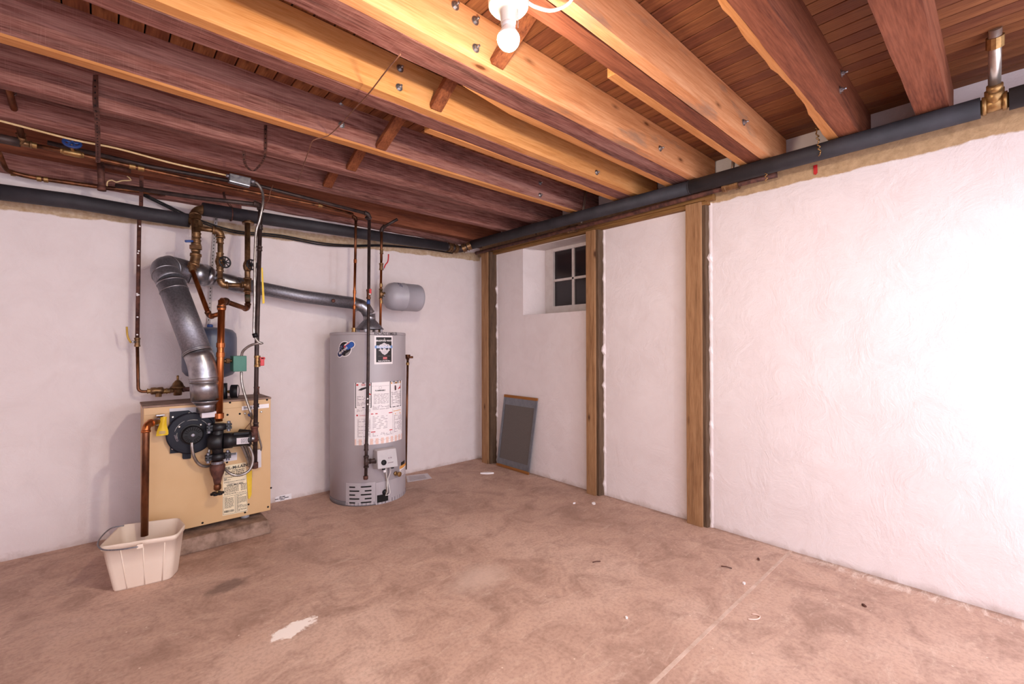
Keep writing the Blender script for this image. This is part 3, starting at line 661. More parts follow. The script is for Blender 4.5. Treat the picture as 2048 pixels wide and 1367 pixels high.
# straps
def strap(label, pts, w_=.022, mat='rust', holes=True, name='pipe_strap'):
    t_ = thing(name, label, 'strap', pts[0], 'perforated hanger straps')
    P = spline(pts, .012) if len(pts) > 2 else [V(pts[0])+(V(pts[1])-V(pts[0]))*i/12 for i in range(13)]
    m = MB(); vs_ = []; sd = RT
    for i, p in enumerate(P):
        vs_ += [p-sd*w_/2-FW*.0012, p+sd*w_/2-FW*.0012, p+sd*w_/2+FW*.0012, p-sd*w_/2+FW*.0012]
    n = len(P); m.add(vs_, [(i*4+q, i*4+(q+1) % 4, (i+1)*4+(q+1) % 4, (i+1)*4+q) for i in range(n-1) for q in range(4)]+[(3, 2, 1, 0), ((n-1)*4, (n-1)*4+1, (n-1)*4+2, (n-1)*4+3)]); m.build('strap', mat, t_)
    if holes:
        hm = None; d = 0; last = P[0]
        for p in P[1:-1]:
            d += (p-last).length; last = p
            if d > .024:
                d = 0
                if hm is None: hm = MB().lathe((0, 0, 0), -FW, [(.0042, 0), (.0042, .0006)], 10).mesh('strap_hole', M['hole'])
                link('strap_hole', hm, t_, p-FW*.0013)
    return t_
strap('rusty perforated strap hanging from the dark joist at upper left', [AY(190.5, 150, -1.09), AY(191.5, 215, -1.09), AY(194, 230, -1.0), AY(196, 295, -.72), AY(196, 325, -.5)], .026)
strap('rusty perforated strap carrying the left insulated pipe', [AY(283, 352, -.30), AY(282, 412, -.19)], .026)
strap('hooked rusty strap curling under the dark joist', [AY(531, 250, -1.09), AY(531, 300, -1.09), AY(527, 318, -1.0), AY(518, 332, -.92), AY(506, 342, -.88), AY(494, 334, -.9), AY(489, 322, -.95), AY(487, 300, -.97)], .018)
strap('long pale perforated strap on the wall behind the bronze pipes', [AY(436, 398, -.03), AY(431, 450, -.03), AY(424, 540, -.03), AY(419, 620, -.03), AY(416, 660, -.03)], .026, 'strapwhite')
hw = thing('hanging_wire', 'thin copper-coloured wire strung across the joists and hanging down', 'wire', AZ(660, 230, 2.4))
MB().tube(spline([AZ(801, 108, 2.38), AZ(770, 145, 2.37), AZ(735, 190, 2.37), AZ(705, 222, 2.38), AZ(683, 247, 2.39), AZ(655, 272, 2.385), AZ(627, 280, 2.36), AZ(618, 300, 2.34), AZ(609, 325, 2.33), AZ(600, 352, 2.32), AZ(596, 362, 2.33)], .02), .0028, 6).build('wire', 'wire', hw)
hw2 = thing('hanging_wire', 'short thin brown wire curling behind the boiler gas drop', 'wire', AY(540, 390, -.4))
MB().tube(spline([AY(546, 370, -.5), AY(540, 385, -.5), AY(538, 398, -.5), AY(530, 412, -.55), AY(527, 420, -.57)], .02), .0028, 6).build('wire', 'wire', hw2)

# ------------------------------------------------------------------ bronze pipework above the boiler
YB = -.335; RB = .0195
ba = thing('bronze_return_column', 'bronze column of elbows and union dropping to the slanted copper pipe', 'pipe', AY(390, 530, YB))
a0, a1, a2, a3 = AY(378, 441, -.2), AY(391, 443, -.24), AY(394, 455, YB), AY(392, 512, YB)
elbow(ba, a0, AY(394, 441, -.23), a2, .026, 'bronze', .055, 1.15)
MB().tube([a2, a3], .021, 14).build('pipe', 'bronze', ba)
for v, L in ((470, .03), (485, .035)): coupling(ba, AY(393, v, YB), (0, 0, 1), .021, L, 'bronze')
union(ba, AY(391.5, 495, YB), (0, 0, 1), .021, .06, 'bronze')
a4 = AY(391, 520, YB-.01); a5 = AY(384, 539, YB-.02); cp1 = AY(419, 633, -.45)
elbow(ba, AY(392, 500, YB), a4, a5, .024, 'bronze', .035, 1.2)
coupling(ba, AY(384, 536, YB-.02), cp1-a5, .018, .04, 'bronze')
MB().tube(fillet([a5, cp1, AY(441, 627, -.60)], .03), .0145, 12).build('slanted_copper', 'copper', ba)
elbow(ba, a5, cp1, AY(441, 627, -.60), .0145, 'copperdark', .03, 1.15)
MB().tube([AY(390, 482, YB), AY(371, 482, YB-.03)], .008, 8).build('bleeder_handle', 'blue', ba)
bb = thing('bronze_bypass', 'bronze bypass pipe with a black handwheel valve between the columns', 'pipe', AY(440, 540, YB))
t0 = AY(404, 418, -.22); t1 = AY(391, 420, -.23)
elbow(bb, t0+V((.03, 0, 0)), t1, AY(390, 455, YB+.03), .026, 'bronze', .05, 1.2)
MB().tube([AY(390, 440, YB+.03), AY(390, 500, YB+.04)], .02, 12).build('rear_pipe', 'bronze', bb)
b0, b1 = AY(398, 456, YB+.01), AY(441, 462, YB)
MB().tube([b0, b1], .0165, 12).build('pipe', 'bronze', bb); b2 = AY(440, 565, YB)
elbow(bb, b0, b1, b2, .0205, 'bronze', .04, 1.25)
MB().tube([b1, b2], .017, 12).build('pipe', 'bronze', bb)
for v, L in ((482, .03), (510, .03), (538, .03)): coupling(bb, AY(440, v, YB), (0, 0, 1), .018, L, 'bronze')
MB().lathe(AY(440, 523, YB), (0, 0, 1), [(.02, -.035), (.026, -.02), (.03, 0), (.026, .02), (.02, .035)], 14).build('gate_valve', 'bronze', bb)
handwheel(bb, AY(450, 524, YB-.07), (.35, -1, 0), .036, 'black', 8, .08)
b3 = AY(442, 570, YB); b4 = AY(495, 570, YB)
elbow(bb, b2+V((0, 0, .05)), b3, b4, .0175, 'bronze', .035, 1.3); MB().tube([b3, b4], .0165, 12).build('pipe', 'bronze', bb)
bc = thing('bronze_supply_drop', 'bronze drop pipe with handwheel turning into the copper riser', 'pipe', AY(495, 600, YB))
c0, c1 = AY(495, 440, -.2), AY(495, 590, YB)
tee(bc, AY(496, 433, -.2), pB-pA, (0, -.1, -1), .028, 'bronze', .03, .05)
MB().tube([c0, c1], .0185, 14).build('pipe', 'bronze', bc)
MB().lathe(AY(495, 532, YB), (0, 0, 1), [(.02, -.035), (.026, -.02), (.029, 0), (.026, .02), (.02, .035)], 14).build('gate_valve', 'bronze', bc)
handwheel(bc, AY(503.5, 529, YB-.06), (.35, -1, 0), .034, 'black', 8, .07)
MB().tube([AY(499, 534, YB-.04), AY(491, 534, YB-.04)], .02, 12).build('valve_collar', 'brass', bc)
tee(bc, AY(495, 570, YB), (0, 0, 1), (-1, 0, 0), .0185, 'bronze', .045, .035)
c2 = AY(495.5, 618, YB); cR = AY(443.5, 600, -.60); rb = AY(438, 842, -.60)
MB().tube([c1, AY(495.6, 603, YB)], .0185, 14).build('fitting', 'verdigris', bc)
MB().tube(fillet([AY(495.6, 600, YB), c2, cR], .045), .0165, 14).build('copper_offset', 'copperdark', bc); elbow(bc, AY(495.6, 600, YB), c2, cR, .0165, 'copperdark', .035, 1.12)
cr = thing('copper_riser', 'bright copper riser pipe rising from the circulator pump', 'pipe', rb)
elbow(cr, c2, cR, rb, .0195, 'copperdark', .045, 1.15)
MB().tube([cR, rb], .0205, 16).build('pipe', 'copper', cr)
for v in (615, 690, 709, 831): coupling(cr, cR+(rb-cR)*((v-600)/242), rb-cR, .0195 if v < 800 else .0215, .03 if v < 800 else .035, 'copper', rings=False)

# ------------------------------------------------------------------ blue expansion tank, aquastat, gauge
tk = thing('expansion_tank', 'blue-grey expansion tank on the wall behind the boiler flue', 'tank', AY(420, 756, -.19))
tc = AY(420, 700, -.185); R_ = .163; zt = AY(420, 655, -.185).z; zb = AY(420, 755, -.185).z
prof = [(.02, zb-.004), (R_*.55, zb), (R_*.85, zb+.02), (R_*.98, zb+.05), (R_, zb+.08), (R_, zt-.07), (R_*.97, zt-.04), (R_*.84, zt-.015), (R_*.5, zt), (.02, zt+.004)]
MB().lathe((tc.x, tc.y, 0), (0, 0, 1), prof, 40).build('shell', 'tankblue', tk)
MB().lathe((tc.x, tc.y, 0), (0, 0, 1), [(.018, zt), (.018, zt+.022), (.012, zt+.024)], 14).build('valve_cap', 'blue', tk)
MB().tube([(tc.x+.02, -.05, zt-.1), (tc.x+.02, -.002, zt-.1)], .03, 10).build('wall_bracket', 'galvdull', tk)
aq = thing('aquastat', 'green control box between the blue tank and gas pipe', 'control box', AY(480, 743, -.5))
a = AY(466.5, 743, -.55); b = AY(493.5, 711, -.55)
MB().box((a.x, -.55, a.z), (b.x, -.45, b.z)).build('box', 'green', aq, .004)
MB().tube([AY(444, 722, -.5), AY(455, 721, -.5)], .012, 10).tube([AY(452, 721, -.5), AY(459, 721, -.5)], .018, 8, smooth=False).tube([AY(458, 721, -.5), AY(467, 721, -.5)], .011, 10).build('sensor_fitting', 'bronze', aq)
fx2 = thing('flexible_conduit', 'flexible steel conduit looping from the green box to the cabinet', 'conduit', AY(486, 777, -.53), 'flexible steel conduits')
flex(fx2, [AY(482.5, 743, -.52), AY(483, 760, -.53), AY(486, 777, -.54), AY(493, 800, -.56), AY(501, 824, -.58), AY(505, 836, -.53)], .0085)
gg = thing('pressure_gauge', 'round black pressure gauge above the boiler top', 'gauge', AY(468, 795, -.42))
p = AY(468.5, 782, -.42); ax = V((.9, -.35, 0))
MB().lathe(p, ax, [(.041, -.02), (.045, -.018), (.045, .02), (.041, .024), (.039, .02)], 28).build('case', 'blackp', gg)
MB().lathe(p, ax, [(.038, .0195), (.038, .0205)], 28).build('dial', 'paper', gg)
MB().tube([AY(447, 783, -.40), p], .007, 10).tube([AY(456, 783, -.40), AY(460, 783, -.40)], .011, 6, smooth=False).build('stem', 'brass', gg)
MB().tube([AY(448, 766, -.40), AY(448, 797, -.40)], .02, 14).build('air_vent_body', 'black', gg)

# ------------------------------------------------------------------ cold feed at left with regulator
fd = thing('feed_pipe', 'brown water feed pipe with yellow-handled valve on the back wall', 'pipe', AY(276, 777, -.12))
f0, f1, f2, f3 = AY(279, 412, -.12), AY(274.5, 684, -.12), AY(276.5, 783, -.12), AY(388, 777, -.15)
MB().tube([f0, f1], .0115, 12).build('upper_pipe', 'rust', fd); MB().tube(fillet([f1, f2, AY(300, 782, -.13)], .03), .0095, 12).build('lower_pipe', 'copperdark', fd)
random.seed(3)
for i in range(9):
    v = random.uniform(450, 670); p = f0+(f1-f0)*((v-412)/272); MB().lathe(p+V((random.uniform(-.006, .004), -.0115, 0)), (0, -1, 0), [(.006, -.002), (.005, .0015), (.001, .002)], 7).build('paint_fleck', 'paper', fd)
coupling(fd, f1, (0, 0, 1), .0125, .06, 'bronze', 'valve_body')
MB().tube([f1, AY(263, 683, -.15)], .007, 8).build('valve_stem', 'galv', fd)
MB().tube(spline([AY(262, 685, -.16), AY(257, 677, -.165), AY(254.5, 668, -.165), AY(253.5, 653, -.165)], .01), .0055, 8).build('valve_handle', 'yellowh', fd)
rg = thing('pressure_regulator', 'bronze bell-shaped pressure regulator and backflow fitting on the feed', 'valve', AY(355, 780, -.14))
MB().tube([AY(296, 782, -.13), f3], .0115, 12).build('pipe', 'bronze', rg)
for u, L, k_ in ((299, .025, .013), (329, .03, .015), (337, .02, .013)): coupling(rg, AY(u, 781.5, -.135), (1, 0, 0), k_, L, 'brass')
MB().lathe(AY(314, 781, -.135), (1, 0, 0), [(.018, -.035), (.024, -.03), (.024, -.01), (.021, 0), (.024, .01), (.024, .03), (.018, .035)], 12).tube([AY(317, 783, -.135), AY(317, 793, -.135)], .018, 8, smooth=False).build('backflow_body', 'bronze', rg)
MB().lathe(AY(343, 780, -.14), (1, 0, 0), [(.019, -.01), (.019, .01)], 6, False).build('union_nut', 'bronze', rg)
p = AY(355.5, 780, -.14)
MB().lathe(p, (0, 0, 1), [(.02, -.035), (.024, -.032), (.026, .0), (.03, .014), (.042, .016), (.042, .024), (.035, .03), (.028, .05), (.014, .066), (.009, .07)], 20).build('bell', 'bronze', rg)
MB().lathe(p, (0, 0, 1), [(.007, .06), (.007, .1), (.0045, .102)], 10).build('adjusting_screw', 'brass', rg)
coupling(rg, AY(374, 778, -.148), (1, 0, 0), .014, .05, 'rust')

# ------------------------------------------------------------------ flues
fu = thing('boiler_flue', 'large galvanised flue pipe slanting up from the boiler blower', 'flue pipe', AY(412, 820, -.57))
RF_ = .077; yF = -.58
v0, v1, v2 = AY(410.5, 797, yF), AY(409, 775, yF), AY(407.5, 742, yF)
MB().tube([AY(412.5, 823, yF), AY(411.5, 800, yF)], .052, 24).build('neck', 'galv', fu)
MB().lathe(AY(411.5, 803, yF), (0, 0, 1), [(.054, -.018), (RF_*.9, .0), (RF_, .008)], 28).build('increaser', 'galv', fu)
MB().tube([v0, v1, AY(408.5, 763, yF)], RF_, 28).build('collar_section', 'galv', fu)
s0, s1 = AY(396, 706, -.55), AY(342, 564, -.36)
el = [AY(408.5, 764, yF), AY(407.5, 748, yF), AY(404, 728, yF+.01), s0]
MB().tube(spline(el, .03), RF_*1.01, 28).build('lower_elbow', 'galv', fu)
MB().tube([s0, s1], RF_*1.005, 28).build('slanted_section', 'galvdull', fu)
h0 = AY(380, 545, -.185); h1 = AY(413, 551, -.18)
ue = spline([s1, AY(331, 545, -.30), AY(333, 536, -.25), AY(346, 536, -.21), AY(362, 540, -.19), h0], .02)
MB().tube(ue, RF_*1.0, 28).build('upper_elbow', 'galvdull', fu)
for p, d in ((s0, s1-s0), (s0+(s1-s0)*.02, s1-s0), (s1+(s0-s1)*.02, s1-s0), (s1+(s0-s1)*.13, s1-s0), (AY(408.5, 763, yF), (0, 0, 1)), (AY(407.8, 755, yF), (-.05, 0, 1)), (ue[len(ue)//4], ue[len(ue)//4+1]-ue[len(ue)//4-1]), (ue[len(ue)*3//5], ue[len(ue)*3//5+1]-ue[len(ue)*3//5-1])):
    MB().torus(p, d, RF_*1.01, .0035, 32, 6).build('seam_bead', 'galv', fu)
MB().tube([h0, h1], RF_, 28).build('horizontal_section', 'galv', fu)
hf = thing('heater_flue', 'narrow galvanised flue pipe running along the wall to the water heater', 'flue pipe', AY(720, 640, -.3))
k0, k1, k2 = AY(428, 556, -.175), AY(437, 558, -.175), AY(520, 579, -.175)
MB().tube([h1, k0], [RF_, .055], 28).build('reducer', 'galv', hf)
MB().tube([k0, AY(448, 561, -.175), AY(463, 566, -.175), AY(486, 573, -.175), k2], [.054, .054, .062, .054, .051], 24).build('adapter', 'galv', hf)
HC = V((-1.452, -.309, 0)); HR = .307; HT = 1.372
n0 = AY(708, 606, -.29); n1 = AY(724, 611, -.305); n2 = V((HC.x+.004, HC.y, AY(735, 628, -.309).z)); n3 = V((HC.x+.01, HC.y, HT+.10))
MB().tube([AY(455, 563, -.175), AY(600, 592, -.22), n0], .0505, 24).build('long_section', 'galvdull', hf)
MB().tube([n0, n1+(n0-n1)*.1, (n1+n2)/2+V((0, 0, .012)), n2], .0515, 24).build('elbow', 'galv', hf)
for p, d in ((n0, n1-n0), ((n1+n0)/2+(n2-n1)*.22, (n2-n0)), (n2, n3-n2)): MB().torus(p, d, .052, .003, 28, 6).build('seam_bead', 'galv', hf)
MB().tube([n2, n3], .0505, 24).build('drop_section', 'galv', hf)
MB().lathe((HC.x+.01, HC.y, 0), (0, 0, 1), [(.115, HT+.03), (.117, HT+.034), (.085, HT+.07), (.055, HT+.105), (.05, HT+.11)], 32).build('draft_hood', 'galvdull', hf)
for k_ in range(4):
    a = math.pi/4+k_*math.pi/2; x, y = HC.x+.01+.1*math.cos(a), HC.y+.1*math.sin(a); MB().box((x-.009, y-.009, HT-.004), (x+.009, y+.009, HT+.034)).build('hood_leg', 'galv', hf)
p = AY(668, 601, -.33); MB().lathe(p+V((0, .012, 0)), (0, -1, 0), [(.016, 0), (.012, .006), (.004, .008)], 9).build('rust_patch', 'rust', hf)

# ------------------------------------------------------------------ boiler on its concrete pad
pd = MB(); random.seed(11)
pd.hexa([(-2.97, -.63, 0), (-2.285, -.63, 0), (-2.285, -.05, 0), (-2.97, -.05, 0)], [(-2.96, -.60, .085), (-2.30, -.60, .085), (-2.30, -.06, .085), (-2.96, -.06, .085)])
pad = pd.build('concrete_pad', 'pad', None, .012); tag(pad, 'rough low concrete pad under the tan boiler', 'pad')
YF = -.50
bo = thing('boiler', 'tan sheet-metal boiler cabinet with dark blower and paper labels', 'boiler', (-2.6, -.35, .085))
bx0, bx1, bz0, bz1 = -2.952, -2.26, .113, .905
MB().box((bx0, YF, bz0), (bx1, -.21, bz1-.012)).build('cabinet', 'tan', bo, .004)
MB().box((bx0-.004, YF-.003, bz1-.012), (bx1+.004, -.2, bz1)).build('top_panel', 'tantop', bo, .003)
MB().box((bx0+.001, YF-.0045, bz1-.055), (bx1-.001, YF-.0005, bz1-.0125)).build('top_rail', 'tan', bo, .0015)
sm_ = MB().lathe((0, 0, 0), (0, -1, 0), [(.0065, 0), (.0065, .002), (.004, .003)], 10).mesh('screw', M['hole'])
sm2 = MB().lathe((0, 0, 0), (0, -1, 0), [(.0075, 0), (.0075, .002), (.004, .0035)], 10).mesh('screw', M['chrome'])
for u, v in ((460, 804.5), (455, 829), (479.5, 827), (534, 799), (490, 1024), (536, 1013), (405, 1045), (542, 975), (497, 1008), (454, 924)): link('screw', sm_, bo, AY(u, v, YF-.0045 if v < 815 else YF))
for u, v in ((522.5, 823), (490, 826)): link('screw', sm2, bo, AY(u, v, YF))
for u in (490, 320):
    p = AY(u, 1036, -.44); MB().lathe((p.x, -.44, 0), (0, 0, 1), [(.026, .085), (.026, .113)], 16).build('foot', 'greybox', bo)
for x_ in (-2.9, -2.32): MB().lathe((x_, -.26, 0), (0, 0, 1), [(.026, .085), (.026, .113)], 16).build('foot', 'greybox', bo)
# blower
def fp(u, v, d=0): return AY(u, v, YF-d)
bl = MB().prism([fp(*q, .001) for q in [(339.3, 822.8), (377, 819.8), (397.3, 832.9), (429, 830.7), (429, 875), (421, 879), (406, 893), (406, 897.5), (381.5, 901), (364.2, 903.6), (339.8, 905.8)]], (0, -.014, 0)).build('blower_plate', 'navy', bo)
MB().prism([fp(338.5, 816.5, 0), fp(396, 813, 0), fp(398.5, 835, 0), (fp(339, 830, 0))], (0, -.006, 0)).build('backing_plate', 'greybox', bo)
MB().prism([fp(*q, .002) for q in [(364.5, 900), (382, 898), (381.5, 914.5), (380, 916), (366, 917), (364.5, 915)]], (0, -.012, 0)).build('mounting_bracket', 'navy', bo)
p = fp(382, 865, .014); m = MB().lathe(p, (0, -1, 0), [(.128, 0), (.128, .022), (.122, .026), (.105, .027), (.07, .0275)], 48, False)
m.prism([fp(383, 832, .014), fp(428.6, 831, .014), fp(428.6, 872, .014), fp(414, 889, .014)], (0, -.022, 0)); m.build('volute', 'navy', bo)
for u, v in ((345.5, 833.5), (378.5, 825.8), (345.5, 897)): link('screw', sm2, bo, fp(u, v, .015))
p = fp(384, 868, .0405)
mo = MB().lathe(p, (0, -1, 0), [(.064, 0), (.064, .006), (.056, .008), (.055, .030), (.05, .035), (.012, .036)], 36, False).build('motor', 'blackp', bo)
MB().lathe(p, (0, -1, 0), [(.012, .036), (.012, .041), (.006, .042)], 14).build('motor_hub', 'galvdull', mo)
sl = MB().box((-.0022, -.0012, .028), (.0022, 0, .048)).mesh('vent_slot', M['hole'])
for i in range(22):
    a = 2*math.pi*i/22
    if i in (5, 6, 11, 17): continue
    o = link('vent_slot', sl, mo, p+V((0, -.0362, 0))); o.rotation_euler = (0, a, 0)
p2 = fp(384, 866, .0285)
for rr, a0_, a1_ in ((.092, .25, 1.05), (.086, 1.2, 1.9), (.092, 2.0, 2.9), (.078, 2.95, 3.4), (.078, -.2, .2)):
    P = [p2+V((math.cos(a)*rr, -.0135, math.sin(a)*rr)) for a in [a0_+(a1_-a0_)*i/10 for i in range(11)]]; MB().tube(P, .0012, 5).build('clamp_wire', 'chrome', bo)
for u, v in ((358.5, 853), (401.5, 849)):
    q = fp(u, v, .0415); MB().lathe(q, (0, -1, 0), [(.008, 0), (.008, .004), (.003, .006)], 8).build('clip', 'chrome', bo)
flat_text(bo, 'FASCO', .014, fp(350, 876, .0385), (.35, 0, -.94), (.94, 0, .35), 'greyink', (0, -.0006-.013, 0))
m = MB(); a, b = fp(398, 832, .002), fp(429, 818, .002); m.box((a.x, YF-.11, a.z), (b.x, YF-.002, b.z)); m.build('outlet_box', 'labelsilver', bo, .003)
# labels
def panel(parent, quad, mat, name='label', th=.0012): return MB().prism(quad, (0, -th, 0)).build(name, mat, parent)
panel(bo, [fp(483.5, 812, .0), fp(537.5, 806.5, .0), fp(537.5, 814.5, .0), fp(483.5, 820, .0)], 'paper', 'barcode_label', .006)
m = MB()
for i in range(16):
    u = 488+i*1.05; a, b = fp(u, 812.8, .0062), fp(u+random.choice((.35, .6)), 817, .0062); m.box((a.x, a.y-.0005, a.z), (b.x, a.y, b.z))
m.build('barcode', 'ink', bo)
panel(bo, [fp(441, 908, 0), fp(474, 904, 0), fp(474, 919, 0), fp(449, 923, 0)], 'labelsilver', 'small_label')
a = fp(459, 906.5, .0013); b = fp(472.5, 908.5, .0013); MB().box((a.x, a.y-.0005, a.z), (b.x, a.y, b.z)).build('label_heading', 'ink', bo)
flat_text(bo, 'WARNING', .008, fp(466, 908.6, .0016), (1, 0, .0), (0, 0, 1), 'paper', (0, -.0006, 0))
quad = [fp(446, 932, 0), fp(492, 923.5, 0), fp(495.5, 1021.5, 0), fp(445, 1031, 0)]
lb = panel(bo, quad, 'labelcream', 'rating_label')
L0, L1, L2, L3 = [V(q)+V((0, -.0016, 0)) for q in quad]
def lp(s, t_): return (L0*(1-s)+L1*s)*(1-t_)+(L3*(1-s)+L2*s)*t_
def lquad(m, s0, t0, s1, t1): m.add([lp(s0, t0), lp(s1, t0), lp(s1, t1), lp(s0, t1)], [(0, 1, 2, 3)])
m = MB(); random.seed(5)
def lines(m, s0, s1, t0, t1, n, h=.45):
    for i in range(n):
        tt_ = t0+(t1-t0)*i/n; s = s0
        while s < s1-.01:
            e = min(s1, s+random.uniform(.03, .12)); lquad(m, s, tt_, e, tt_+(t1-t0)/n*h); s = e+.015
            if random.random() < .06: break
lines(m, .08, .5, .14, .2, 2); lines(m, .55, .92, .12, .22, 3); lines(m, .05, .9, .24, .31, 3); lines(m, .05, .95, .335, .355, 1); lines(m, .2, .75, .375, .39, 1)
lines(m, .05, .65, .44, .56, 5); lines(m, .74, .98, .42, .56, 6); lines(m, .05, .97, .565, .60, 2)
lines(m, .07, .44, .645, .87, 13); lines(m, .56, .96, .63, .97, 20)
m.build('fine_print', 'ink', lb)
m = MB()
for s0, t0, s1, t1 in ((.02, .62, .49, .625), (.02, .62, .03, .985), (.485, .62, .495, .985), (.52, .61, .98, .615), (.52, .61, .53, .985), (.975, .61, .985, .985), (.02, .98, .49, .985), (.52, .98, .98, .985)): lquad(m, s0, t0, s1, t1)
s = .06
while s < .44: e = s+random.uniform(.006, .02); lquad(m, s, .905, e, .95); s = e+random.uniform(.006, .014)
m.build('label_rules', 'ink', lb)
ux = (L1-L0).normalized(); uz = V((0, 0, 1))
flat_text(lb, 'WEIL-McLAIN', .026, lp(.48, .085), ux, uz, 'ink', (0, -.0006, 0), .0006); flat_text(lb, 'CGi', .017, lp(.48, .125), ux, uz, 'ink', (0, -.0006, 0))
flat_text(lb, 'WEIL-McLAIN', .016, lp(.5, .425), ux, uz, 'ink', (0, -.0006, 0), .0004)
q = lp(.86, .055); MB().torus(q, (0, -1, 0), .011, .0008, 20, 4).build('seal_mark', 'ink', lb)
# yellow tag beside the label, blue wire nut, grey switch box, cabinet opening
MB().prism([fp(492.5, 943, .004), fp(504, 940, .01), fp(503, 988, .012), fp(499, 997, .01), fp(496.5, 996, .006)], (0, -.0025, 0)).build('hanging_tag', 'yellow', bo)
a, b = fp(507, 934, 0), fp(520, 896, 0); MB().box((a.x, YF-.04, a.z), (b.x, YF, b.z)).build('switch_box', 'labelsilver', bo, .005)
p = fp(499, 829, .02); MB().lathe(p, (0, -1, 0), [(.004, -.02), (.009, -.01), (.011, .01), (.006, .014)], 10).build('wire_nut', 'blue', bo)
MB().tube(spline([fp(500, 832, .02), fp(503, 842, .03), fp(496, 850, .03), fp(488, 860, .03), fp(485, 867, .03), fp(492, 868, .04)], .008), .0022, 5).build('loose_wire', 'wire', bo)
MB().tube(spline([fp(503, 834, .02), fp(501, 845, .03), fp(503, 860, .03), fp(500, 880, .03), fp(507, 892, .03)], .008), .002, 5).build('loose_wire', 'blackp', bo)
# flexible conduits on the boiler front
for lbl, pts in (('flexible steel conduit curling from the blower motor under the pump', [(383.5, 884, .085), (384.5, 897, .085), (387, 910, .08), (393, 922, .07), (402, 930, .06), (414, 932, .05), (426, 928, .04), (436, 922, .03)]),
                 ('short flexible conduit arching left of the pump', [(428, 888, .03), (421, 893, .035), (418, 903, .04), (419, 913, .04)]),
                 ('large flexible conduit loop sweeping below the pump motor', [(487, 881, .1), (494, 888, .11), (501, 898, .11), (505.5, 912, .11), (505, 926, .11), (499, 939, .11), (488, 947, .11), (474, 950, .10), (460, 946, .09), (447, 935, .06)]),
                 ('inner flexible conduit hanging below the pump motor', [(482, 888, .08), (487, 898, .07), (492, 910, .06), (497, 922, .05), (499, 932, .03)]),
                 ('second inner flexible conduit beside the iron gas pipe', [(487, 886, .085), (493, 897, .075), (498, 910, .065), (502, 922, .055), (502, 934, .04)]),
                 ('thin flexible conduit right of the iron gas pipe', [(512, 850, .06), (515, 862, .06), (519, 878, .05), (522.5, 893, .045), (521, 903, .03)])):
    P = [fp(u, v, d) for u, v, d in pts]; t_ = thing('flexible_conduit', lbl, 'conduit', P[0], 'flexible steel conduits'); flex(t_, P, .009 if 'thin' not in lbl else .006)

# ------------------------------------------------------------------ circulator pump
YP = -.60
def pp(u, v, y=YP): return AY(u, v, y)
pu = thing('circulator_pump', 'black cast-iron circulator pump with horizontal motor on the boiler front', 'pump', pp(436, 912))
def flange(c, name='flange'):
    c = V(c); m = MB().lathe(c, (0, 0, 1), [(.03, -.022), (.042, -.018), (.042, -.002), (.042, .002), (.038, .018), (.028, .022)], 20)
    for s in (-1, 1):
        m.bar(c+V((s*.02, 0, -.01)), c+V((s*.068, 0, -.01)), .036, .016); m.bar(c+V((s*.02, 0, .01)), c+V((s*.068, 0, .01)), .036, .013)
    o = m.build(name, 'black', pu)
    for s in (-1, 1):
        q = c+V((s*.053, -.004, 0)); MB().lathe(q, (0, 0, 1), [(.006, -.034), (.0105, -.033), (.0105, -.02), (.006, -.019), (.006, .02), (.0105, .021), (.0105, .03), (.006, .032)], 6, False).build('flange_bolt', 'galvdull', o)
flange(pp(438, 853)); flange(pp(436, 912))
c = pp(435, 882)
MB().tube([pp(437.5, 848), c+V((0, 0, .03)), c-V((0, 0, .035)), pp(436, 915)], [.027, .034, .034, .025], 18).build('casting', 'black', pu)
MB().lathe(c, V((1, -.25, -.07)), [(.03, -.055), (.05, -.04), (.056, -.015), (.056, .02), (.045, .03)], 28).build('volute', 'black', pu)
mx = V((1, -.12, -.03)).normalized(); ms = c+mx*.03
MB().lathe(ms, mx, [(.05, 0), (.05, .05), (.044, .055), (.044, .13), (.05, .135), (.05, .15), (.04, .156)], 28).build('motor', 'black', pu)
MB().bar(ms+mx*.055+V((0, -.012, .043)), ms+mx*.14+V((0, -.012, .043)), .04, .014).build('terminal_box', 'blackp', pu)
e = ms+mx*.065+V((0, -.046, -.022)); f_ = ms+mx*.135+V((0, -.046, -.022))
np_ = MB().prism([e, f_, f_+V((0, 0, .04)), e+V((0, 0, .04))], (0, -.0015, 0)).build('nameplate', 'labelsilver', pu)
m = MB(); random.seed(9)
for i in range(6):
    s = .34
    while s < .92:
        g = min(.93, s+random.uniform(.05, .16)); a = e+(f_-e)*s+V((0, -.0021, .006+i*.0052)); b = e+(f_-e)*g+V((0, -.0021, .006+i*.0052)); m.add([a, b, b+V((0, 0, .0024)), a+V((0, 0, .0024))], [(0, 1, 2, 3)]); s = g+.03
m.build('fine_print', 'ink', np_)
q = ms+mx*.158; MB().lathe(q, mx, [(.014, -.004), (.016, 0), (.016, .018), (.01, .02)], 10).build('conduit_connector', 'galv', pu)
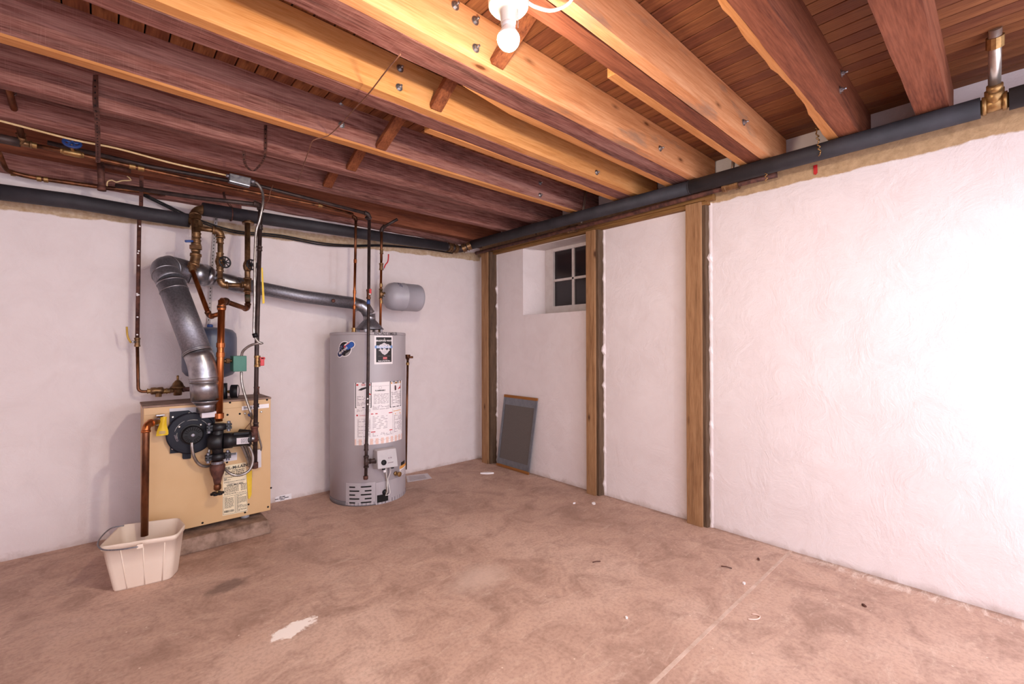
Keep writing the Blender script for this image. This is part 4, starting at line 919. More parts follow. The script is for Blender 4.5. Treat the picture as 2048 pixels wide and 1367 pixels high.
# reducing fitting and drain valve under the pump
dv = thing('drain_fitting', 'rusty tapering fitting and drain cock below the pump', 'pipe fitting', pp(434, 985))
c = pp(435, 935); z0 = pp(435, 921).z
MB().lathe((c.x, c.y, 0), (0, 0, 1), [(.018, pp(434, 967).z), (.022, pp(434, 961).z), (.025, pp(434, 954).z), (.034, pp(434, 948).z), (.042, pp(434, 938).z), (.043, pp(434, 930).z), (.036, pp(434, 927).z), (.03, pp(434, 925).z), (.03, z0)], 20).build('reducer', 'rust', dv)
coupling(dv, pp(435, 924), (0, 0, 1), .028, .016, 'galvdull', 'ring', False)
MB().lathe((c.x, c.y, 0), (0, 0, 1), [(.014, pp(434, 980).z), (.021, pp(434, 977).z), (.021, pp(434, 970).z), (.017, pp(434, 967).z)], 14).build('valve_body', 'copperdark', dv)
MB().tube([pp(434.5, 978), pp(434.5, 987)], .005, 8).build('valve_stem', 'brass', dv)
q = pp(434.5, 986); m = MB()
for i in range(6):
    a = i*math.pi/3; m.lathe(q+V((math.cos(a)*.026, math.sin(a)*.026, 0)), (0, 0, 1), [(.005, -.007), (.012, -.006), (.012, .006), (.005, .007)], 8)
m.lathe(q, (0, 0, 1), [(.02, -.006), (.03, -.005), (.03, .005), (.02, .006)], 18); m.build('valve_knob', 'blackp', dv)

# ------------------------------------------------------------------ relief valve with yellow tag and copper discharge
rv = thing('relief_discharge', 'copper relief pipe with yellow tag dropping into the bucket', 'pipe', AY(289, 1070, -.72))
r0, r1, r2, r3 = AY(318, 843, -.52), AY(311, 843, -.6), AY(292, 848, -.66), AY(289, 1071, -.70)
MB().tube(fillet([r0, r1, r2, r3], .04), .0175, 14).build('pipe', 'copperdark', rv)
elbow(rv, r1, r2, r3, .0175, 'copper', .04, 1.14)
MB().lathe(AY(316, 843, -.55), V((r1-r0)), [(.019, -.012), (.023, -.01), (.023, .01), (.019, .012)], 10, False).build('ferrule', 'galv', rv)
p = AY(320, 846, -.53); MB().lathe((p.x, p.y, p.z), (0, 0, 1), [(.02, -.045), (.024, -.04), (.024, .02), (.016, .03), (.012, .045)], 14).build('valve_body', 'bronze', rv)
MB().box((p.x-.02, p.y-.012, p.z+.045), (p.x+.022, p.y+.012, p.z+.053)).build('test_lever', 'galv', rv, .002)
m = MB(); P = []
rows = [(321, 834, 334, 833), (320, 842, 333, 841), (318, 851, 333.5, 850), (314, 861, 336.5, 860), (312.5, 868, 337, 867), (312, 872, 335, 869.5)]
n = 8
for i, (ua, va, ub, vb_) in enumerate(rows):
    for k_ in range(n+1):
        s = k_/n; P.append(AY(ua+(ub-ua)*s, va+(vb_-va)*s, -.57-.012*math.sin(s*math.pi)-.004*math.sin(i*2+s*9)))
nr = len(rows); P2 = [q+V((0, .003, 0)) for q in P]
fs = [(i*(n+1)+k_, i*(n+1)+k_+1, (i+1)*(n+1)+k_+1, (i+1)*(n+1)+k_) for i in range(nr-1) for k_ in range(n)]
m.add(P, fs, True).add(P2, fs, True); m.build('warning_tag', 'yellow', rv)
m = MB(); random.seed(2)
for i in range(3):
    a = AY(318, 862.5+i*2, -.592); b = AY(331, 861.5+i*2, -.592); m.add([a, b, b-V((0, 0, .0025)), a-V((0, 0, .0025))], [(0, 1, 2, 3)])
m.build('fine_print', 'greyink', rv)

# ------------------------------------------------------------------ bucket
rim = [AZ(242, 1050, .25), AZ(199, 1094, .25), AZ(352, 1070, .25), AZ(369, 1050, .25), AZ(357, 1035.5, .25)]
bot = [V((-3.035, -.70, .0)), AZ(223, 1185, 0), AZ(341, 1158, 0), V((-2.815, -.83, 0)), V((-2.825, -.72, 0))]
def ring(c5, z, sc_=1, rr=.03, k=4):
    ctr = sum(c5, V())/5; pts = [V((ctr.x+(p.x-ctr.x)*sc_, ctr.y+(p.y-ctr.y)*sc_, z)) for p in c5]; out = []
    for i in range(5):
        a, b, c = pts[i-1], pts[i], pts[(i+1) % 5]; d1, d2 = (a-b), (c-b); r_ = min(rr if i != 3 else .015, d1.length*.45, d2.length*.45); p = b+d1.normalized()*r_; q = b+d2.normalized()*r_
        out += [p*(1-s)**2+b*2*s*(1-s)+q*s*s for s in [j_/k for j_ in range(k+1)]]
    return out
def lerp5(s): return [a*(1-s)+b*s for a, b in zip(bot, rim)]
bkt = thing('bucket', 'beige rectangular plastic bucket under the copper relief pipe', 'bucket', (-2.97, -.8, 0))
rings = [ring(bot, .001, .93), ring(bot, .0, .985), ring(lerp5(.03), .008, 1), ring(lerp5(.5), .125, 1), ring(lerp5(.9), .226, 1), ring(lerp5(.9), .227, 1.035), ring(rim, .25, 1.03), ring(rim, .253, 1.0), ring(rim, .25, .975), ring(lerp5(.5), .125, .97), ring(lerp5(.05), .008, .95), ring(bot, .006, .5)]
n = len(rings[0]); P = [p for r in rings for p in r]
MB().add(P, [(i*n+k_, i*n+(k_+1) % n, (i+1)*n+(k_+1) % n, (i+1)*n+k_) for i in range(len(rings)-1) for k_ in range(n)]+[tuple(range(n)), tuple((len(rings)-1)*n+k_ for k_ in range(n))], True).build('tub', 'bucket', bkt)
for s in (.25, .55, .85):
    a = bot[1]*(1-s)+bot[2]*s; l5 = lerp5(.88); b = l5[1]*(1-s)+l5[2]*s; b.z = .22; MB().tube([a+V((0, -.001, .004)), b+V((0, -.001, 0))], .0028, 6).build('rib', 'bucket', bkt)
a = AZ(200, 1093, .247)
MB().tube(spline([AZ(276, 1091, .243)+V((0, -.012, 0)), AZ(245, 1097, .243)+V((0, -.006, 0)), AZ(214, 1099.5, .244), AZ(199, 1095, .25), AZ(196, 1084, .255), AZ(207, 1068, .26), AZ(224, 1055, .262), AZ(248, 1050.5, .262)], .015), .0035, 8).build('wire_handle', 'galvdull', bkt)
p = AZ(279, 1090, .243)+V((0, -.008, 0)); MB().box((p.x-.012, p.y-.008, p.z-.012), (p.x+.014, p.y+.008, p.z+.01)).build('handle_lug', 'bucket', bkt, .003)

# ------------------------------------------------------------------ water heater
wh = thing('water_heater', 'tall grey gas water heater standing against the back wall', 'water heater', (HC.x, HC.y, 0))
def hl(prof, nm, mat, n=64, par=None): return MB().lathe((HC.x, HC.y, 0), (0, 0, 1), prof, n).build(nm, mat, par or wh)
hl([(HR-.01, .0), (HR+.002, .002), (HR+.002, .03), (HR-.004, .034)], 'base_ring', 'heaterdk')
hl([(HR-.004, .034), (HR, .036), (HR, HT-.025), (HR-.001, HT-.022)], 'jacket', 'heater')
hl([(HR+.0015, HT-.022), (HR+.0015, HT-.004), (HR-.003, HT), (.02, HT+.002)], 'lid', 'heater')
def cyl(u, v):
    d = _ray(u, v); ox, oy = CAM.x-HC.x, CAM.y-HC.y; A = d.x**2+d.y**2; B = 2*(ox*d.x+oy*d.y); C_ = ox*ox+oy*oy-HR*HR
    t_ = (-B-math.sqrt(max(0, B*B-4*A*C_)))/(2*A); p = CAM+d*t_; return math.atan2(p.y-HC.y, p.x-HC.x), p.z
def cp(th, z, off=.001): return V((HC.x+(HR+off)*math.cos(th), HC.y+(HR+off)*math.sin(th), z))
def clabel(u0, v0, u1, v1, mat, off=.001, nm='label', par=None, n=12, dv=0):
    """rectangular sticker bent round the jacket between two picture corners"""
    a, z1 = cyl(u0, v0); b, z0 = cyl(u1, v1); P = []
    for i in range(n+1):
        th = a+(b-a)*i/n; P += [cp(th, z0, off), cp(th, z1, off), cp(th, z1, .0), cp(th, z0, .0)]
    o = MB().add(P, [(i*4+q, i*4+(q+1) % 4, (i+1)*4+(q+1) % 4, (i+1)*4+q) for i in range(n) for q in range(4)]+[(3, 2, 1, 0), (n*4, n*4+1, n*4+2, n*4+3)]).build(nm, mat, par or wh)
    return o, (a, b, z0, z1)
class Lab:
    def __init__(s, box, par): s.a, s.b, s.z0, s.z1 = box; s.par = par
    def P(s, x, y, off): return cp(s.a+(s.b-s.a)*x, s.z1+(s.z0-s.z1)*y, off)
    def rect(s, m, x0, y0, x1, y1, off, n=6):
        k = max(1, int(abs(x1-x0)*10)); P = []
        for i in range(k+1): x_ = x0+(x1-x0)*i/k; P += [s.P(x_, y0, off), s.P(x_, y1, off)]
        m.add(P, [(i*2, i*2+1, i*2+3, i*2+2) for i in range(k)])
    def text(s, str_, x, y, size, mat, off, bold=0, ang=0, nm='lettering', sx=1):
        vs_, fs = text2d(str_, size, bold); th0 = s.a+(s.b-s.a)*x; zz = s.z1+(s.z0-s.z1)*y; ca, sa = math.cos(ang), math.sin(ang)
        return MB().add([cp(th0+(px*sx*ca-py*sa)/HR, zz+px*sx*sa+py*ca, off) for px, py in vs_], fs).build(nm, mat, s.par)
    def poly(s, pts, mat, off, nm='print'):
        ctr = (sum(p[0] for p in pts)/len(pts), sum(p[1] for p in pts)/len(pts)); P = [s.P(*ctr, off)]+[s.P(*p, off) for p in pts]; n = len(pts)
        return MB().add(P, [(0, i+1, (i+1) % n+1) for i in range(n)]).build(nm, mat, s.par)
    def lines(s, m, x0, x1, y0, y1, n, off, h=.5, wl=(.05, .2), gap=.015):
        for i in range(n):
            y = y0+(y1-y0)*i/n; x_ = x0
            while x_ < x1-.01: e = min(x1, x_+random.uniform(*wl)); s.rect(m, x_, y, e, y+(y1-y0)/n*h, off); x_ = e+gap
random.seed(21)
# black shield sticker
o, bxx = clabel(748.5, 671, 785, 727, 'paper', .001, 'shield_sticker'); Lb = Lab(bxx, o)
m = MB(); Lb.rect(m, .09, .05, .93, .93, .0016); m.build('black_field', 'ink', o)
Lb.poly([(.26, .32), (.38, .29), (.5, .24), (.64, .29), (.78, .30), (.80, .42), (.76, .55), (.66, .63), (.53, .68), (.40, .63), (.30, .54), (.26, .42)], 'labelsilver', .002, 'shield')
m = MB(); Lb.rect(m, .02, .345, .98, .44, .0026); m.build('blue_banner', 'paleblue', o)
Lb.text('BRADFORD WHITE', .52, .20, .0185, 'paper', .0024, .0004, sx=.86); Lb.text('DEFENDER', .5, .425, .026, 'paper', .003, .0008, sx=.9)
Lb.text('SAFETY SYSTEM', .52, .53, .014, 'paper', .0024, .0003, sx=.95)
m = MB(); Lb.rect(m, .44, .75, .66, .825, .0024); m.build('red_badge', 'redink', o); Lb.text('ICON', .55, .805, .013, 'paper', .003)
m = MB(); Lb.rect(m, .2, .715, .86, .72, .0024); Lb.rect(m, .42, .845, .68, .86, .0024); m.build('thin_rule', 'greyink', o)
Lb.text('Built to be the Best', .52, .905, .0135, 'paper', .0024, .0003, sx=.95)
MB().torus(Lb.P(.52, .11, .0022), Lb.P(.52, .11, 1)-Lb.P(.52, .11, 0), .004, .0012, 12, 4).build('emblem', 'paper', o)
Lb.text('RHOADS AMBLER', .66, -.025, .034, 'ink', .0016, .0006, ang=.0, nm='handwriting', sx=.78)
# round oval sticker with diagonal blue bar
a, z1 = cyl(675, 680.5); b, z0 = cyl(711, 714.5); Lr = Lab((a, b, z0, z1), None)
def circ(cx, cy, rx, ry, n=24): return [(cx+rx*math.cos(2*math.pi*i/n), cy+ry*math.sin(2*math.pi*i/n)) for i in range(n)]
W_, H_ = abs(b-a)*HR, z1-z0
def capsule(c0, c1, r, n=8):
    ax_ = (c1[0]-c0[0])*W_; ay_ = (c1[1]-c0[1])*H_; an = math.atan2(ay_, ax_); out = []
    for c_, s0 in ((c1, an-math.pi/2), (c0, an+math.pi/2)):
        for i in range(n+1):
            t_ = s0+math.pi*i/n; out.append((c_[0]+r*math.cos(t_)/W_, c_[1]+r*math.sin(t_)/H_))
    return out
hs = Lr.poly(circ(.46, .5, .062/W_, .062/H_), 'paper', .0012, 'oval_sticker'); hs.parent = wh; hs.location = -V(wh.location); Lr.par = hs
Lr.poly(capsule((.16, .80), (.82, .24), .029), 'paper', .0014, 'sticker_border')
Lr.poly(circ(.46, .5, .055/W_, .055/H_), 'ink', .0018, 'dark_disc')
Lr.poly([(.40, .36), (.5, .2), (.70, .13), (.78, .2), (.6, .32), (.45, .46)], 'redink', .0022, 'red_stripe'); Lr.poly([(.42, .28), (.55, .17), (.68, .135), (.6, .21), (.48, .31)], 'paper', .0025, 'white_stripe')
Lr.poly([(.14, .5), (.22, .3), (.38, .26), (.38, .4), (.2, .62)], 'navyink', .0022, 'star_field')
for x_, y_ in ((.19, .36), (.27, .34), (.22, .42), (.30, .40), (.18, .5), (.24, .49)): Lr.poly(circ(x_, y_, .0025/W_, .0025/H_, 6), 'paper', .0026, 'star')
Lr.poly(capsule((.16, .80), (.82, .24), .0225), 'navyink', .0028, 'navy_bar'); Lr.poly(capsule((.62, .41), (.82, .24), .019), 'blueink', .0032, 'blue_bar')
an = math.atan2(.56*H_, .66*W_)
Lr.text('Hydrojet', .40, .645, .031, 'paper', .0036, .0006, ang=an, sx=.85)
m = MB()
for i in range(4):
    for k_ in range(5): x_, y_ = .52+k_*.055-i*.01, .77-k_*.042+i*.045; Lr.rect(m, x_, y_, x_+.035, y_+.018, .0022)
m.build('fine_print', 'paper', hs)
# big instruction label
o, bxx = clabel(709.5, 765, 803.5, 877, 'paper', .001, 'instruction_label', n=20); Lb = Lab(bxx, o)
m = MB(); Lb.rect(m, .0, .905, 1, 1.0, .0014); m.build('salmon_strip', 'labelpink', o)
m = MB()
for x0, y0, x1, y1 in ((.01, .0, .30, .405), (.655, .0, .965, .43)):
    for q in ((x0, y0, x1, y0+.012), (x0, y1-.012, x1, y1), (x0, y0, x0+.014, y1), (x1-.014, y0, x1, y1)): Lb.rect(m, *q, .0016)
m.build('black_border', 'ink', o)
m = MB(); Lb.rect(m, .03, .02, .28, .05, .0018); Lb.rect(m, .29, .50, .41, .515, .0018); Lb.rect(m, .63, .505, .71, .52, .0018); Lb.rect(m, .29, .79, .37, .805, .0018); Lb.rect(m, .645, .79, .71, .805, .0018); Lb.rect(m, .03, .51, .06, .535, .0018); m.build('red_bars', 'redink', o)
m = MB(); Lb.rect(m, .68, .015, .945, .04, .0018); Lb.rect(m, .735, .49, .95, .50, .0018); Lb.rect(m, .78, .535, .94, .555, .0018); m.build('orange_bars', 'orangeink', o)
Lb.text('DANGER', .16, .047, .018, 'paper', .0022, .0003); Lb.text('WARNING', .81, .039, .014, 'ink', .0022, .0003); Lb.text('DANGER', .16, .535, .015, 'redink', .0022); Lb.text('FLAMMABLE', .46, .145, .015, 'ink', .0022, .0006)
Lb.poly([(.06, .12), (.12, .085), (.2, .07), (.22, .09), (.12, .125)], 'ink', .002, 'pictogram'); Lb.poly([(.2, .15), (.26, .165), (.3, .20), (.24, .20)], 'redink', .002, 'pictogram')
Lb.poly([(.77, .07), (.8, .07), (.81, .15), (.77, .155)], 'ink', .002, 'pictogram'); Lb.poly([(.85, .14), (.91, .10), (.93, .07), (.94, .13)], 'redink', .002, 'pictogram')
MB().torus(Lb.P(.785, .11, .002), Lb.P(.785, .11, 1)-Lb.P(.785, .11, 0), .014, .0008, 20, 4).build('pictogram_ring', 'redink', o); MB().torus(Lb.P(.46, .09, .002), Lb.P(.46, .09, 1)-Lb.P(.46, .09, 0), .011, .0008, 20, 4).build('seal_mark', 'greyink', o)
m = MB()
Lb.lines(m, .04, .28, .22, .38, 7, .0018, .4); Lb.lines(m, .34, .63, .19, .36, 8, .0018, .35, (.03, .12)); Lb.lines(m, .32, .64, .38, .45, 4, .0018, .4); Lb.lines(m, .69, .94, .19, .40, 9, .0018, .4)
Lb.lines(m, .05, .28, .6, .88, 14, .0018, .4); Lb.lines(m, .32, .6, .55, .77, 9, .0018, .3, (.02, .1), .05); Lb.lines(m, .75, .98, .57, .86, 13, .0018, .4); Lb.lines(m, .32, .7, .82, .88, 3, .0018, .4); Lb.lines(m, .04, .96, .93, .98, 3, .0018, .18, (.06, .2), .04)
Lb.lines(m, .04, .28, .43, .48, 3, .0018, .4); m.build('fine_print', 'greyink', o)
m = MB(); Lb.rect(m, .68, .175, .945, .181, .0019); Lb.rect(m, .68, .25, .945, .254, .0019); Lb.rect(m, .29, .06, .64, .063, .0019); Lb.rect(m, .72, .46, .724, .88, .0019); Lb.rect(m, .04, .58, .28, .584, .0019); m.build('thin_rule', 'greyink', o)
# side label, burner door, vents
o, bxx = clabel(799, 932, 811, 951, 'paper', .001, 'side_label'); Lb = Lab(bxx, o); m = MB(); Lb.rect(m, 0, 0, 1, .2, .0016); m.build('orange_bars', 'orangeink', o); m = MB(); Lb.lines(m, .1, .9, .3, .95, 7, .0016); m.build('fine_print', 'greyink', o)
o, bxx = clabel(802, 924, 809, 927.5, 'ink', .0012, 'small_nameplate')
o, bxx = clabel(692, 965, 751, 1007, 'heater', .002, 'vent_panel'); 
o2, _ = clabel(751.6, 965, 810, 1001, 'heater', .002, 'burner_door', n=16)
for row in range(5):
    v_ = 973.3+row*7.8
    for (ua, ub) in (((698.5, 711), (721, 743.5)) if row % 2 == 0 else ((698.5, 719.5), (729, 743.5))):
        a, z_ = cyl(ua, v_); b, _ = cyl(ub, v_); rr = .0055; P = []; n = 14
        for i in range(n+1):
            s = i/n; x_ = a+(b-a)*s; w2 = abs(b-a)*HR; e = min(s*w2, (1-s)*w2); h = math.sqrt(max(0, rr*rr-max(0, rr-e)**2)); P += [cp(x_, z_-h, .0028), cp(x_, z_+h, .0028)]
        MB().add(P, [(i*2, i*2+1, i*2+3, i*2+2) for i in range(n)]).build('vent_slot', 'hole', o)
o3, _ = clabel(754, 990, 776, 1000, 'hole', .0026, 'burner_window')
p = cp(*cyl(769, 983), .003); nrm = V((p.x-HC.x, p.y-HC.y, 0)).normalized()
MB().lathe(p, nrm, [(.02, 0), (.022, .004), (.016, .012), (.006, .014)], 16).build('sight_cap', 'blackp', wh)
# gas control
gc = cp(*cyl(767, 914), .0); n_ = V((gc.x-HC.x, gc.y-HC.y, 0)).normalized(); s_ = V((-n_.y, n_.x, 0)); 
if s_.dot(RT) < 0: s_ = -s_
m = MB(); w2, h2, dp = .088, .078, .09
m.hexa([gc-s_*w2-V((0, 0, h2)), gc+s_*w2-V((0, 0, h2)), gc+s_*w2*.96+n_*dp-V((0, 0, h2*.9)), gc-s_*w2*.96+n_*dp-V((0, 0, h2*.8))], [gc-s_*w2*.95+V((0, 0, h2)), gc+s_*w2*.95+V((0, 0, h2)), gc+s_*w2*.9+n_*dp*.7+V((0, 0, h2*.95)), gc-s_*w2*.9+n_*dp*.7+V((0, 0, h2*.95))])
gcb = m.build('gas_control', 'greybox', wh, .008)
fc = gc+n_*(dp*.86); kk = gc+n_*(dp*.9)-s_*.033-V((0, 0, .02)); nn = (n_+V((0, 0, .2))).normalized()
MB().lathe(kk, nn, [(.021, -.01), (.021, .006), (.017, .012), (.004, .013)], 20).build('control_knob', 'blackp', gcb)
for dx, dz in ((.03, .008), (.012, .008)):
    q = gc+n_*(dp*.83)+s_*dx+V((0, 0, dz)); MB().lathe(q, nn, [(.006, -.008), (.006, .004)], 10).build('control_button', 'greyink', gcb)
MB().bar(fc+s_*.0+V((0, 0, -.028))+n_*.006, fc+s_*.045+V((0, 0, -.028))+n_*.006, .006, .006).build('control_slot', 'greyink', gcb)
for dx in (-.03, .042): q = gc+n_*(dp*.8)+s_*dx-V((0, 0, h2*.86)); MB().box((q.x-.01, q.y-.01, q.z-.012), (q.x+.01, q.y+.01, q.z+.005)).build('wire_port', 'blackp', gcb)
for k_, (u1_, v1_) in enumerate(((771, 931), (778, 930), (768, 931), (785, 931))):
    a = gc+n_*.05+s_*(-.015+k_*.018)-V((0, 0, h2*.8)); b = cp(*cyl(771+k_*.8, 958), .02); c_ = cp(*cyl(770+k_*2.2, 975+k_*3), .025); d_ = cp(*cyl(770, 990), .008)
    MB().tube(spline([a, (a+b)/2+s_*(.006*(k_-1.5)), b, c_, d_], .012), .0028, 6).build('burner_wire', ('chrome', 'white', 'galvdull', 'white')[k_], wh)
a = cp(*cyl(765, 938), .045); MB().bar(a+V((0, 0, .014)), a-V((0, 0, .014)), .02, .003, n_).build('white_tag', 'paper', wh)
dvp = cp(*cyl(790, 946), .0); nd = V((dvp.x-HC.x, dvp.y-HC.y, 0)).normalized()
MB().lathe(dvp, nd, [(.016, 0), (.018, .012), (.012, .016), (.012, .04), (.02, .044), (.02, .055), (.012, .058)], 14, False).build('drain_cock', 'brass', wh)

# pipes on the heater
def hpipe(nm, lbl, pts, r, mat): t_ = thing(nm, lbl, 'pipe', pts[-1], 'pipes above the water heater'); MB().tube(pts, r, 12).build('pipe', mat, t_); return t_
yp = -.33
l0, l1, l2, l3 = AY(711.8, 434, yp), AY(710.5, 520, yp), AY(709, 585, yp), AY(707.5, 660, yp); l3.z = HT+.004
hp1 = hpipe('hot_water_pipe', 'copper pipe rising left of the heater flue hood', [l1, l2, l3], .0105, 'copper')
MB().tube([l0, l1], .0105, 12).build('upper_pipe', 'copperdark', hp1)
for v in (522, 582, 612): coupling(hp1, l1+(l3-l1)*((v-520)/140), (0, 0, 1), .0105, .03, 'copper', rings=False)
coupling(hp1, l3+V((0, 0, .018)), (0, 0, 1), .014, .035, 'brass'); elbow(hp1, AY(690, 430, yp), l0, l1, .0115, 'copperdark', .025)
m0, m1, m3 = AY(763.2, 456, yp), AY(762.5, 520, yp), AY(760.5, 660, yp); m3.z = HT+.004
hp2 = hpipe('cold_water_pipe', 'copper pipe with red lever valve rising right of the hood', [m1, m3], .0105, 'copper')
MB().tube([m0, m1], .0115, 12).build('upper_pipe', 'copperdark', hp2); coupling(hp2, AY(763, 503, yp), (0, 0, 1), .012, .04, 'bronze')
coupling(hp2, AY(762.5, 533, yp), (0, 0, 1), .014, .06, 'bronze', 'valve_body'); a = AY(768, 536, yp-.02); MB().tube([AY(763, 535, yp), a], .007, 8).build('valve_stem', 'galv', hp2)
MB().tube(spline([a, AY(771, 529, yp-.03), AY(775, 524, yp-.03), AY(776.5, 518, yp-.03), AY(777, 508, yp-.03)], .01), .0055, 8).build('valve_lever', 'red', hp2)
for v in (570, 603): coupling(hp2, AY(762, v, yp), (0, 0, 1), .0105, .03, 'brass', rings=False)
tee(hp2, AY(761.8, 587, yp), (0, 0, 1), (1, 0, 0), .012, 'bronze', .04, .03); coupling(hp2, m3+V((0, 0, .018)), (0, 0, 1), .014, .035, 'brass')
elbow(hp2, AY(785, 443, yp-.02), m0, m1, .0125, 'iron', .03); MB().tube([m0, AY(795, 438, yp-.1)], .012, 10).build('branch_pipe', 'iron', hp2)
gp0, gp1, gp2 = AY(738.5, 440, -.66), AY(736, 756, -.66), AY(733, 886, -.66)
hg = hpipe('heater_gas_pipe', 'dark iron gas pipe dropping in front of the grey water heater', [gp0, gp1, gp2, AY(731.5, 958, -.66)], .012, 'iron')
MB().tube([gp0, gp0+V((0, .05, .03))], .013, 10).build('top_nipple', 'iron', hg)
coupling(hg, AY(737, 588, -.66), (0, 0, 1), .0125, .075, 'copperdark', 'valve_body'); a = AY(740.5, 582, -.69); MB().box((a.x-.008, a.y-.005, a.z-.018), (a.x+.008, a.y+.005, a.z+.018)).build('valve_handle', 'red', hg, .003)
q = AY(739.5, 587.5, -.68); MB().lathe(q, (0, -1, 0), [(.011, 0), (.011, .008), (.004, .01)], 12).build('valve_nut', 'chrome', hg)
MB().tube([AY(737, 600, -.66), AY(736.8, 608, -.66)], .0135, 12).build('blue_tape', 'blue', hg)
for v, L in ((894, .05), (913, .02), (930, .03)): coupling(hg, AY(732.5, v, -.66), (0, 0, 1), .013, L, 'iron')
tj = AY(732.5, 923, -.66); tee(hg, tj, (0, 0, 1), s_, .014, 'iron', .04, .03); MB().tube([tj, gc-s_*.07+n_*.045-V((0, 0, .015))], .013, 12).build('side_nipple', 'iron', hg); coupling(hg, tj+s_*.05, s_, .013, .03, 'iron')
MB().lathe(AY(731.5, 955, -.66), (0, 0, 1), [(.015, -.012), (.018, -.01), (.018, .014), (.014, .016)], 12).build('end_cap', 'rust', hg)
for v in (797, 808): q = AY(735.5, v, -.673); MB().lathe(q, (0, -1, 0), [(.007, -.002), (.006, .002), (.001, .003)], 8).build('paint_fleck', 'paper', hg)
# small grey expansion tank
xt = thing('expansion_tank', 'small grey expansion tank lying sideways off the heater pipe', 'tank', AY(805, 596, yp))
x0_, x1_ = AY(769, 591, yp), AY(840, 598, yp); ax = (V((1, 0, 0))); L = (x1_-x0_).length; rT = .124
MB().lathe((x0_.x, yp, x0_.z), ax, [(.012, -.0), (.045, .004), (.082, .018), (.112, .045), (rT, .085), (rT, L*.48), (rT+.0025, L*.485), (rT+.0025, L*.5), (rT, L*.505), (rT, L-.035), (rT-.006, L-.016), (rT-.03, L-.004), (.03, L)], 36).build('shell', 'tankgrey', xt)
MB().tube([AY(764, 588, yp), x0_+V((.006, 0, 0))], .012, 10).build('nipple', 'bronze', xt); MB().lathe(AY(768, 589, yp), (1, 0, 0), [(.017, -.006), (.017, .008)], 6, False).build('nut', 'galv', xt)
q = V((x0_.x+.10, yp-rT*.77, x0_.z+rT*.67)); nh = V((0, -.77, .67)); uh = V((0, .67, .77))
vs_, fs = text2d('HOT', .04, .0006)
MB().add([V((x0_.x+.095+py, yp+(rT+.001)*math.cos(2.15+px/rT), x0_.z+(rT+.001)*math.sin(2.15+px/rT))) for px, py in vs_], fs).build('handwriting', 'navyink', xt)
# relief pipe on the right of the heater
rr_ = thing('heater_relief_pipe', 'slim copper relief pipe standing right of the water heater', 'pipe', AY(811.5, 935, -.14))
ra, rb_ = AY(815.5, 717, -.13), AY(811.5, 938, -.13); MB().tube([ra, rb_], .0105, 12).build('pipe', 'copperdark', rr_)
coupling(rr_, AY(815.3, 727, -.13), (0, 0, 1), .0125, .025, 'brass', rings=False); p = AY(815.5, 714, -.13)
MB().lathe(p, (0, 0, 1), [(.012, -.03), (.016, -.015), (.022, -.005), (.022, .012), (.026, .015), (.026, .024), (.02, .026)], 12, False).tube([p, p+V((.045, -.02, 0))], .011, 10).tube([p, V((p.x-.165, p.y-.065, p.z))], .013, 10).build('relief_valve', 'copperdark', rr_)

# ------------------------------------------------------------------ things on the floor
ws = thing('window_screen', 'grey mesh window screen with orange slats leaning on the right wall', 'window screen', AZ(1033, 940, 0))
B0, B1 = V((-.06, -.365, .003)), V((-.06, -.845, .003)); T0, T1 = V((-.012, -.44, .748)), V((-.012, -.925, .748))
def wsq(s, t_): return (B0*(1-s)+B1*s)*(1-t_)+(T0*(1-s)+T1*s)*t_
nw = ((B1-B0).cross(T0-B0)).normalized()
if nw.x > 0: nw = -nw
def wpan(s0, t0, s1, t1, th, off, nm, mat): return MB().prism([wsq(s0, t0)+nw*off, wsq(s1, t0)+nw*off, wsq(s1, t1)+nw*off, wsq(s0, t1)+nw*off], nw*th).build(nm, mat, ws)
wpan(.05, .04, .95, .96, .002, .003, 'mesh_panel', 'screenmesh'); wpan(0, .03, .055, .97, .012, 0, 'side_rail', 'screenframe'); wpan(.945, .03, 1, .97, .012, 0, 'side_rail', 'screenframe')
wpan(0, 0, 1, .035, .014, 0, 'bottom_slat', 'screenwood'); wpan(0, .965, 1, 1, .014, 0, 'top_slat', 'screenwood')
wpan(.055, .865, .945, .965, .003, .005, 'upper_band', 'screenframe'); wpan(.055, .035, .945, .115, .003, .005, 'lower_band', 'screenframe')
def floor_box(lbl, pts, h, nm, cat, mat='paper', open_=False):
    t_ = thing(nm, lbl, cat, AZ(*pts[0], 0)); P = [AZ(u, v, .001) for u, v in pts]
    MB().hexa(P, [p+V((0, 0, h)) for p in P]).build('carton', mat, t_, .003); return t_, P
t_, P = floor_box('white printed carton lying by the wall right of the boiler', [(545, 1005), (583, 997), (580, 985), (543, 992)], .045, 'small_carton', 'carton')
d = (P[1]-P[0]).normalized(); up_ = (P[3]-P[0]).normalized()
def bars(par, P0, P1, rows, mat):
    m = MB(); off = (P1-P0).normalized().cross(V((0, 0, 1)))*.0012
    for z_, h_, segs in rows:
        for a_, b_ in segs: A_, B_ = P0+(P1-P0)*a_+off+V((0, 0, z_)), P0+(P1-P0)*b_+off+V((0, 0, z_)); m.add([A_, B_, B_+V((0, 0, h_)), A_+V((0, 0, h_))], [(0, 1, 2, 3)])
    m.build('print_lines', mat, par)
bars(t_, P[0], P[1], [(.03, .007, [(.35, .48), (.5, .66)]), (.018, .006, [(.12, .3), (.33, .55), (.58, .85)]), (.008, .005, [(.4, .62)])], 'ink')
MB().prism([P[0]+V((-.002, 0, .006))+d*-.001, P[3]+V((-.002, 0, .006)), P[3]+V((-.002, 0, .04)), P[0]+V((-.002, 0, .04))], (-.0008, 0, 0)).build('open_end', 'hole', t_)
t_, P = floor_box('white carton lying on its side at the back wall right of the heater', [(847, 937), (871, 931), (868, 926), (845, 931)], .035, 'small_carton', 'carton')
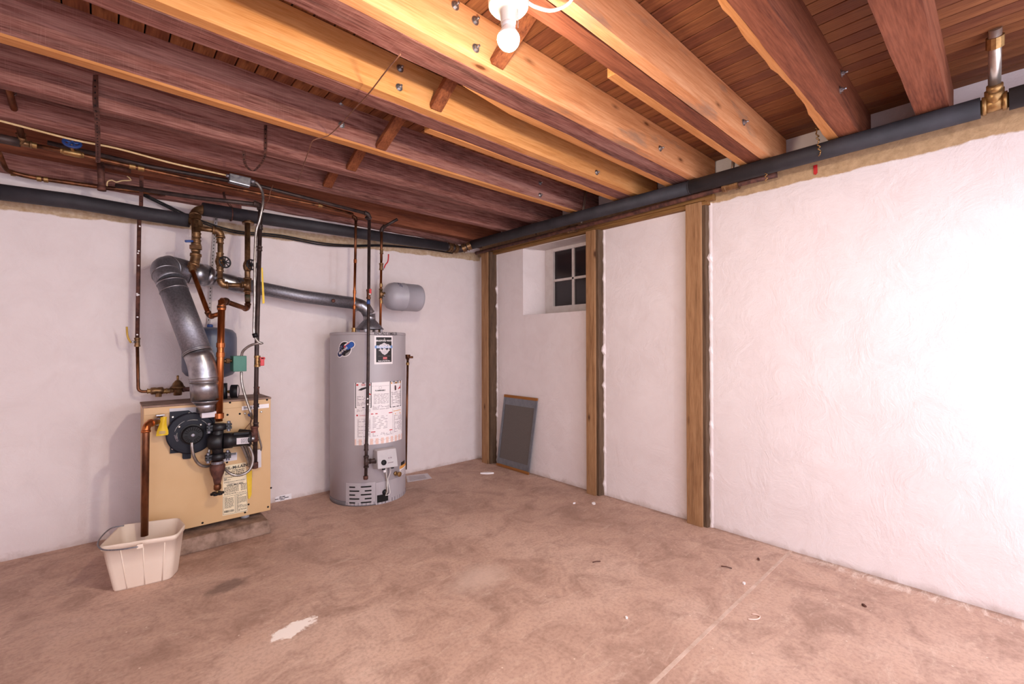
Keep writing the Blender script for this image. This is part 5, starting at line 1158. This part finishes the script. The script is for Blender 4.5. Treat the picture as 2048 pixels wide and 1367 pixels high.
d = (P[1]-P[0]).normalized(); bars(t_, P[0], P[1], [(.022, .004, [(.2, .5), (.55, .8)]), (.012, .004, [(.25, .7)])], 'greyink')
pg = thing('paper_sheet', 'thin sheet of paper on the floor right of the heater', 'paper', AZ(838, 955, 0))
P = [AZ(u, v, .002) for u, v in ((815, 964), (864, 956), (855, 946), (812, 951))]; MB().prism(P, (0, 0, .0012)).build('sheet', 'labelsilver', pg)
m = MB(); random.seed(4)
for i in range(6):
    s = .15+i*.12; a = P[0]*(1-s)+P[3]*s; b = P[1]*(1-s)+P[2]*s; m.add([a*.9+b*.1+V((0, 0, .0016)), a*.2+b*.8+V((0, 0, .0016)), a*.2+b*.8+(P[3]-P[0])*.04+V((0, 0, .0016)), a*.9+b*.1+(P[3]-P[0])*.04+V((0, 0, .0016))], [(0, 1, 2, 3)])
m.build('print_lines', 'greyink', pg)
def chip(lbl, u, v, l, w_, ang, nm='plaster_chip', h=.008):
    c = AZ(u, v, 0); ca, sa = math.cos(ang), math.sin(ang); n = 9; P = []
    for i in range(n):
        a = 2*math.pi*i/n; r_ = 1+random.uniform(-.22, .22); x_, y_ = l/2*math.cos(a)*r_, w_/2*math.sin(a)*r_; P.append((c.x+x_*ca-y_*sa, c.y+x_*sa+y_*ca, .0005))
    o = MB().prism(P, (0, 0, h)).build(nm, 'paper', None, .0015); return tag(o, lbl, 'debris')
random.seed(6)
chip('long white sliver of wood before the corner post', 973.5, 947, .125, .04, -.75, 'wood_sliver', .014)
chip('larger white plaster chip in front of the window post', 1187.5, 1007, .045, .03, .6)
chip('smaller white plaster chip left of the larger one', 1148.5, 1006.5, .028, .015, .2)
chip('tiny pale chip by the joint in the open floor', 1488, 1167, .02, .016, .2)
chip('tiny white chip in the middle of the floor', 1253, 1236, .014, .011, .5)
cl = thing('curled_shaving', 'thin curled pale shaving lying right of the floor joint', 'debris', AZ(1508, 1233, 0))
MB().tube(spline([AZ(1496, 1237, .003), AZ(1506, 1238, .003), AZ(1516, 1237, .004), AZ(1520, 1232, .004), AZ(1512, 1228, .004), AZ(1504, 1227, .003)], .008), .003, 6).build('shaving', 'labelpink', cl)
for u, v, l, an_, lb_ in ((1517, 1119, .02, .4, 'dark crumb on the floor below the widest post'), (1728, 1212, .018, .9, 'dark crumb on the floor near the right wall'), (1193, 1124, .05, -.5, 'thin dark twig on the mid floor'), (1453, 1135, .055, 1.9, 'thin reddish twig left of the floor joint')):
    c = AZ(u, v, 0); tw = 'twig' in lb_; o = MB().tube([c+V((-math.cos(an_)*l/2, -math.sin(an_)*l/2, .004)), c+V((.002, .001, .006)), c+V((math.cos(an_)*l/2, math.sin(an_)*l/2, .004))], .0028 if tw else .006, 6).build('twig' if tw else 'dirt_crumb', 'rust'); tag(o, lb_, 'debris')
